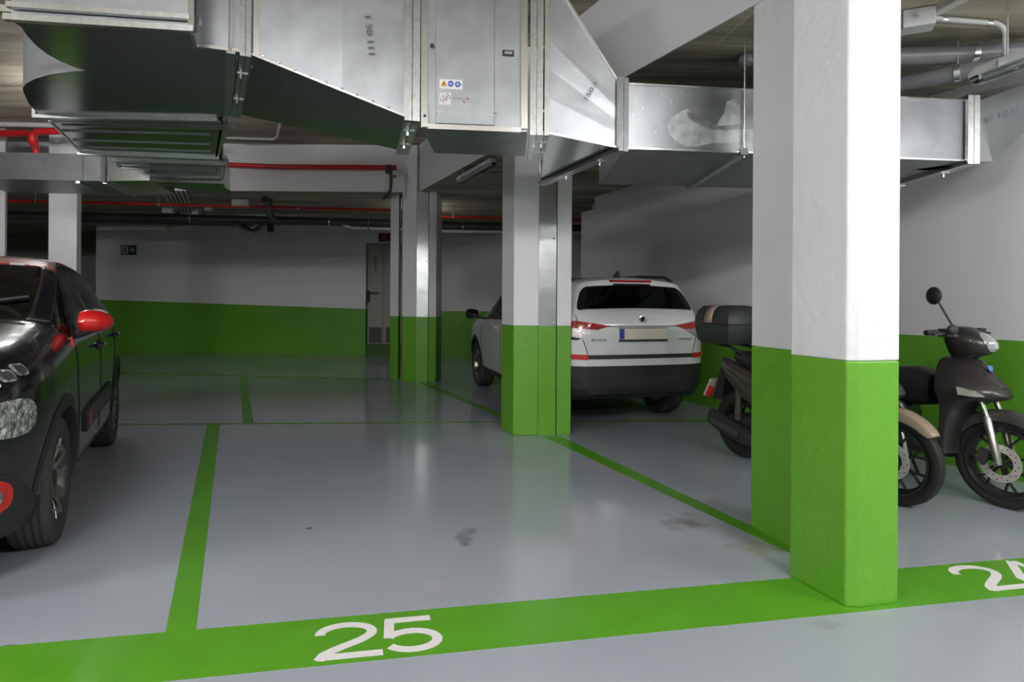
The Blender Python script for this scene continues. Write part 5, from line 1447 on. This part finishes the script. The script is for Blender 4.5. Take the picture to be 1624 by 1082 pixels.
    # floorboard, tunnel, side panels
    fb = MB().loft([xsec(-.30, .27, .36, .165), xsec(-.45, .26, .345, .185), xsec(-.70, .26, .345, .185), xsec(-.80, .26, .36, .16)])
    B(fb, 'floorboard', SCB)
    ub = MB().loft([xsec(-.60, .30, .60, .10), xsec(-.66, .30, .68, .13), xsec(-.80, .32, .72, .16), xsec(-1.05, .40, .74, .17), xsec(-1.30, .52, .80, .155), xsec(-1.48, .66, .84, .12), xsec(-1.58, .76, .86, .06)])
    uo = B(ub, 'rear_body', body)
    sp_ = MB().loft([xsec(-.68, .55, .66, .12), xsec(-.9, .56, .70, .176), xsec(-1.2, .62, .76, .168), xsec(-1.45, .72, .82, .125), xsec(-1.56, .79, .84, .05)])
    B(sp_, 'side_trim', SCG, par=uo)
    so = MB().loft([xsec(-.40, .66, .78, .06), xsec(-.43, .62, .85, .12), xsec(-.55, .60, .895, .145), xsec(-.80, .68, .865, .15), xsec(-1.0, .72, .90, .15), xsec(-1.25, .79, .94, .13), xsec(-1.40, .83, .93, .08)])
    B(so, 'seat', SEATM)
    # engine, muffler, shock
    B(MB().loft([xsec(-.85, .20, .40, .10), xsec(-1.0, .18, .44, .13), xsec(-1.3, .20, .40, .12), xsec(-1.48, .22, .36, .08)]), 'engine_case', BLACKPL)
    mf = MB().loft([[Vector((x, -.165 + r_ * .8 * cos(q), z_ + r_ * sin(q))) for q in [2 * PI * k / 14 for k in range(14)]] for x, z_, r_ in ((-.95, .20, .025), (-1.10, .21, .06), (-1.22, .23, .08), (-1.48, .30, .085), (-1.58, .33, .07), (-1.60, .335, .02))])
    mo = B(mf, 'muffler', BLACKPL)
    B(MB().bar((-1.2, -.24, .25), (-1.5, -.252, .32), .012, .05), 'heat_shield', DARKGREY, False, par=mo)
    B(MB().tube([(-1.32, -.12, .34), (-1.30, -.12, .66)], .03, 10), 'rear_shock', DARKGREY)
    # rear fender with plate and tail lamp
    rf = B(MB().hexa([Vector(q) for q in ((-1.56, -.07, .48), (-1.50, -.07, .78), (-1.50, .07, .78), (-1.56, .07, .48))], [Vector(q) for q in ((-1.68, -.06, .46), (-1.58, -.07, .76), (-1.58, .07, .76), (-1.68, .06, .46))]), 'rear_fender', BLACKPL, False)
    if topbox:
        B(MB().hexa([Vector(q) for q in ((-1.735, -.11, .49), (-1.65, -.11, .65), (-1.65, .11, .65), (-1.735, .11, .49))], [Vector(q) for q in ((-1.755, -.11, .495), (-1.67, -.11, .655), (-1.67, .11, .655), (-1.755, .11, .495))]), 'number_plate', mat('scooter_plate', (.55, .5, .44), .4), False, par=rf)
        B(MB().box((-1.68, -.10, .535), (.05, .02, .10), Matrix.Rotation(rad(28), 3, 'Y')), 'side_reflector', mat('red_reflector', (.55, .01, .012), .3), False, par=rf)
        for sy in (-1, 1):
            B(MB().tube([(-1.15, sy * .10, .86), (-1.42, sy * .11, .97), (-1.62, sy * .09, .985)], .014, 8), 'rack_rail', BLACKPL)
        bx = MB().loft([[Vector((x_, y_, z_)) for x_, y_ in ((-1.52 - .21 * a, -.17 * a), (-1.62 - .13 * a, -.20 * a), (-1.52, -.205 * a), (-1.52 + .17 * a, -.20 * a), (-1.52 + .21 * a, -.12 * a), (-1.52 + .21 * a, .12 * a), (-1.52 + .17 * a, .20 * a), (-1.52, .205 * a), (-1.62 - .13 * a, .20 * a), (-1.52 - .21 * a, .17 * a))] for a, z_ in ((.82, .99), (.95, 1.02), (1.05, 1.12), (1.06, 1.165))])
        bo = B(bx, 'top_box', BOXM)
        ld = MB().loft([[Vector((x_, y_, z_)) for x_, y_ in ((-1.52 - .21 * a, -.17 * a), (-1.62 - .13 * a, -.20 * a), (-1.52, -.205 * a), (-1.52 + .17 * a, -.20 * a), (-1.52 + .21 * a, -.12 * a), (-1.52 + .21 * a, .12 * a), (-1.52 + .17 * a, .20 * a), (-1.52, .205 * a), (-1.62 - .13 * a, .20 * a), (-1.52 - .21 * a, .17 * a))] for a, z_ in ((1.07, 1.17), (1.05, 1.22), (.93, 1.29), (.75, 1.325), (.4, 1.335))])
        B(ld, 'box_lid', BOXM, par=bo)
        bs = MB(); rows = []
        for xw, k in ((-1.61, 0), (-1.52, 1)):
            rows.append([Vector((xw, -.232, 1.175)), Vector((xw, -.229, 1.225)), Vector((xw - .0, -.208, 1.285)), Vector((xw, -.17, 1.322)), Vector((xw, -.10, 1.334))])
        bs.v += rows[0] + rows[1]
        for j in range(4): bs.f.append((j, j + 1, 6 + j, 5 + j))
        so_ = B(bs, 'beige_stripe', BEI, par=bo); md = so_.modifiers.new('t', 'SOLIDIFY'); md.thickness = .012; md.offset = 0
    else:
        B(MB().ell((-1.60, 0, .82), (.03, .08, .03)), 'tail_light', REDL)
    # side stand
    B(MB().tube([(-.75, .12, .30), (-.70, .22, .012)], .012, 8), 'side_stand', BLACKPL)
    if badge:
        c = Vector((-.078, -.028, .925))
        nrm = Vector((.78, -.38, .5)).normalized(); ux = nrm.cross(Vector((0, 0, 1))).normalized(); uy = ux.cross(nrm)
        ux = -ux
        ring = [(0, -1), (.55, -.75), (.8, 0), (.75, .6), (0, .85), (-.75, .6), (-.8, 0), (-.55, -.75)]
        q = [c + nrm * .004 + ux * (a * .02) + uy * (b * .024) for a, b in ring]
        MB().add(q + [v - nrm * .01 for v in q], [tuple(range(8))] + [(i, (i + 1) % 8, 8 + (i + 1) % 8, 8 + i) for i in range(8)]).build('badge', mat('badge_blue', (.10, .2, .5), .3), t, local=True)
    return t
sa = rad(24.5); srz = math.atan2(-cos(sa), sin(sa))
scooter('black scooter with round mirror and blue badge, right of the nearest pillar', Vector((3.315, 4.06)), srz, SCB, mat('scooter_fender_grey', (.05, .047, .046), .4), SCB, badge=True)
scooter('dark scooter with top box and beige trim, half hidden behind the pillars', Vector((2.625, 4.12)), srz, SCG, BEI, SCG, topbox=True, mirror=False, signal=False, fa0=38)
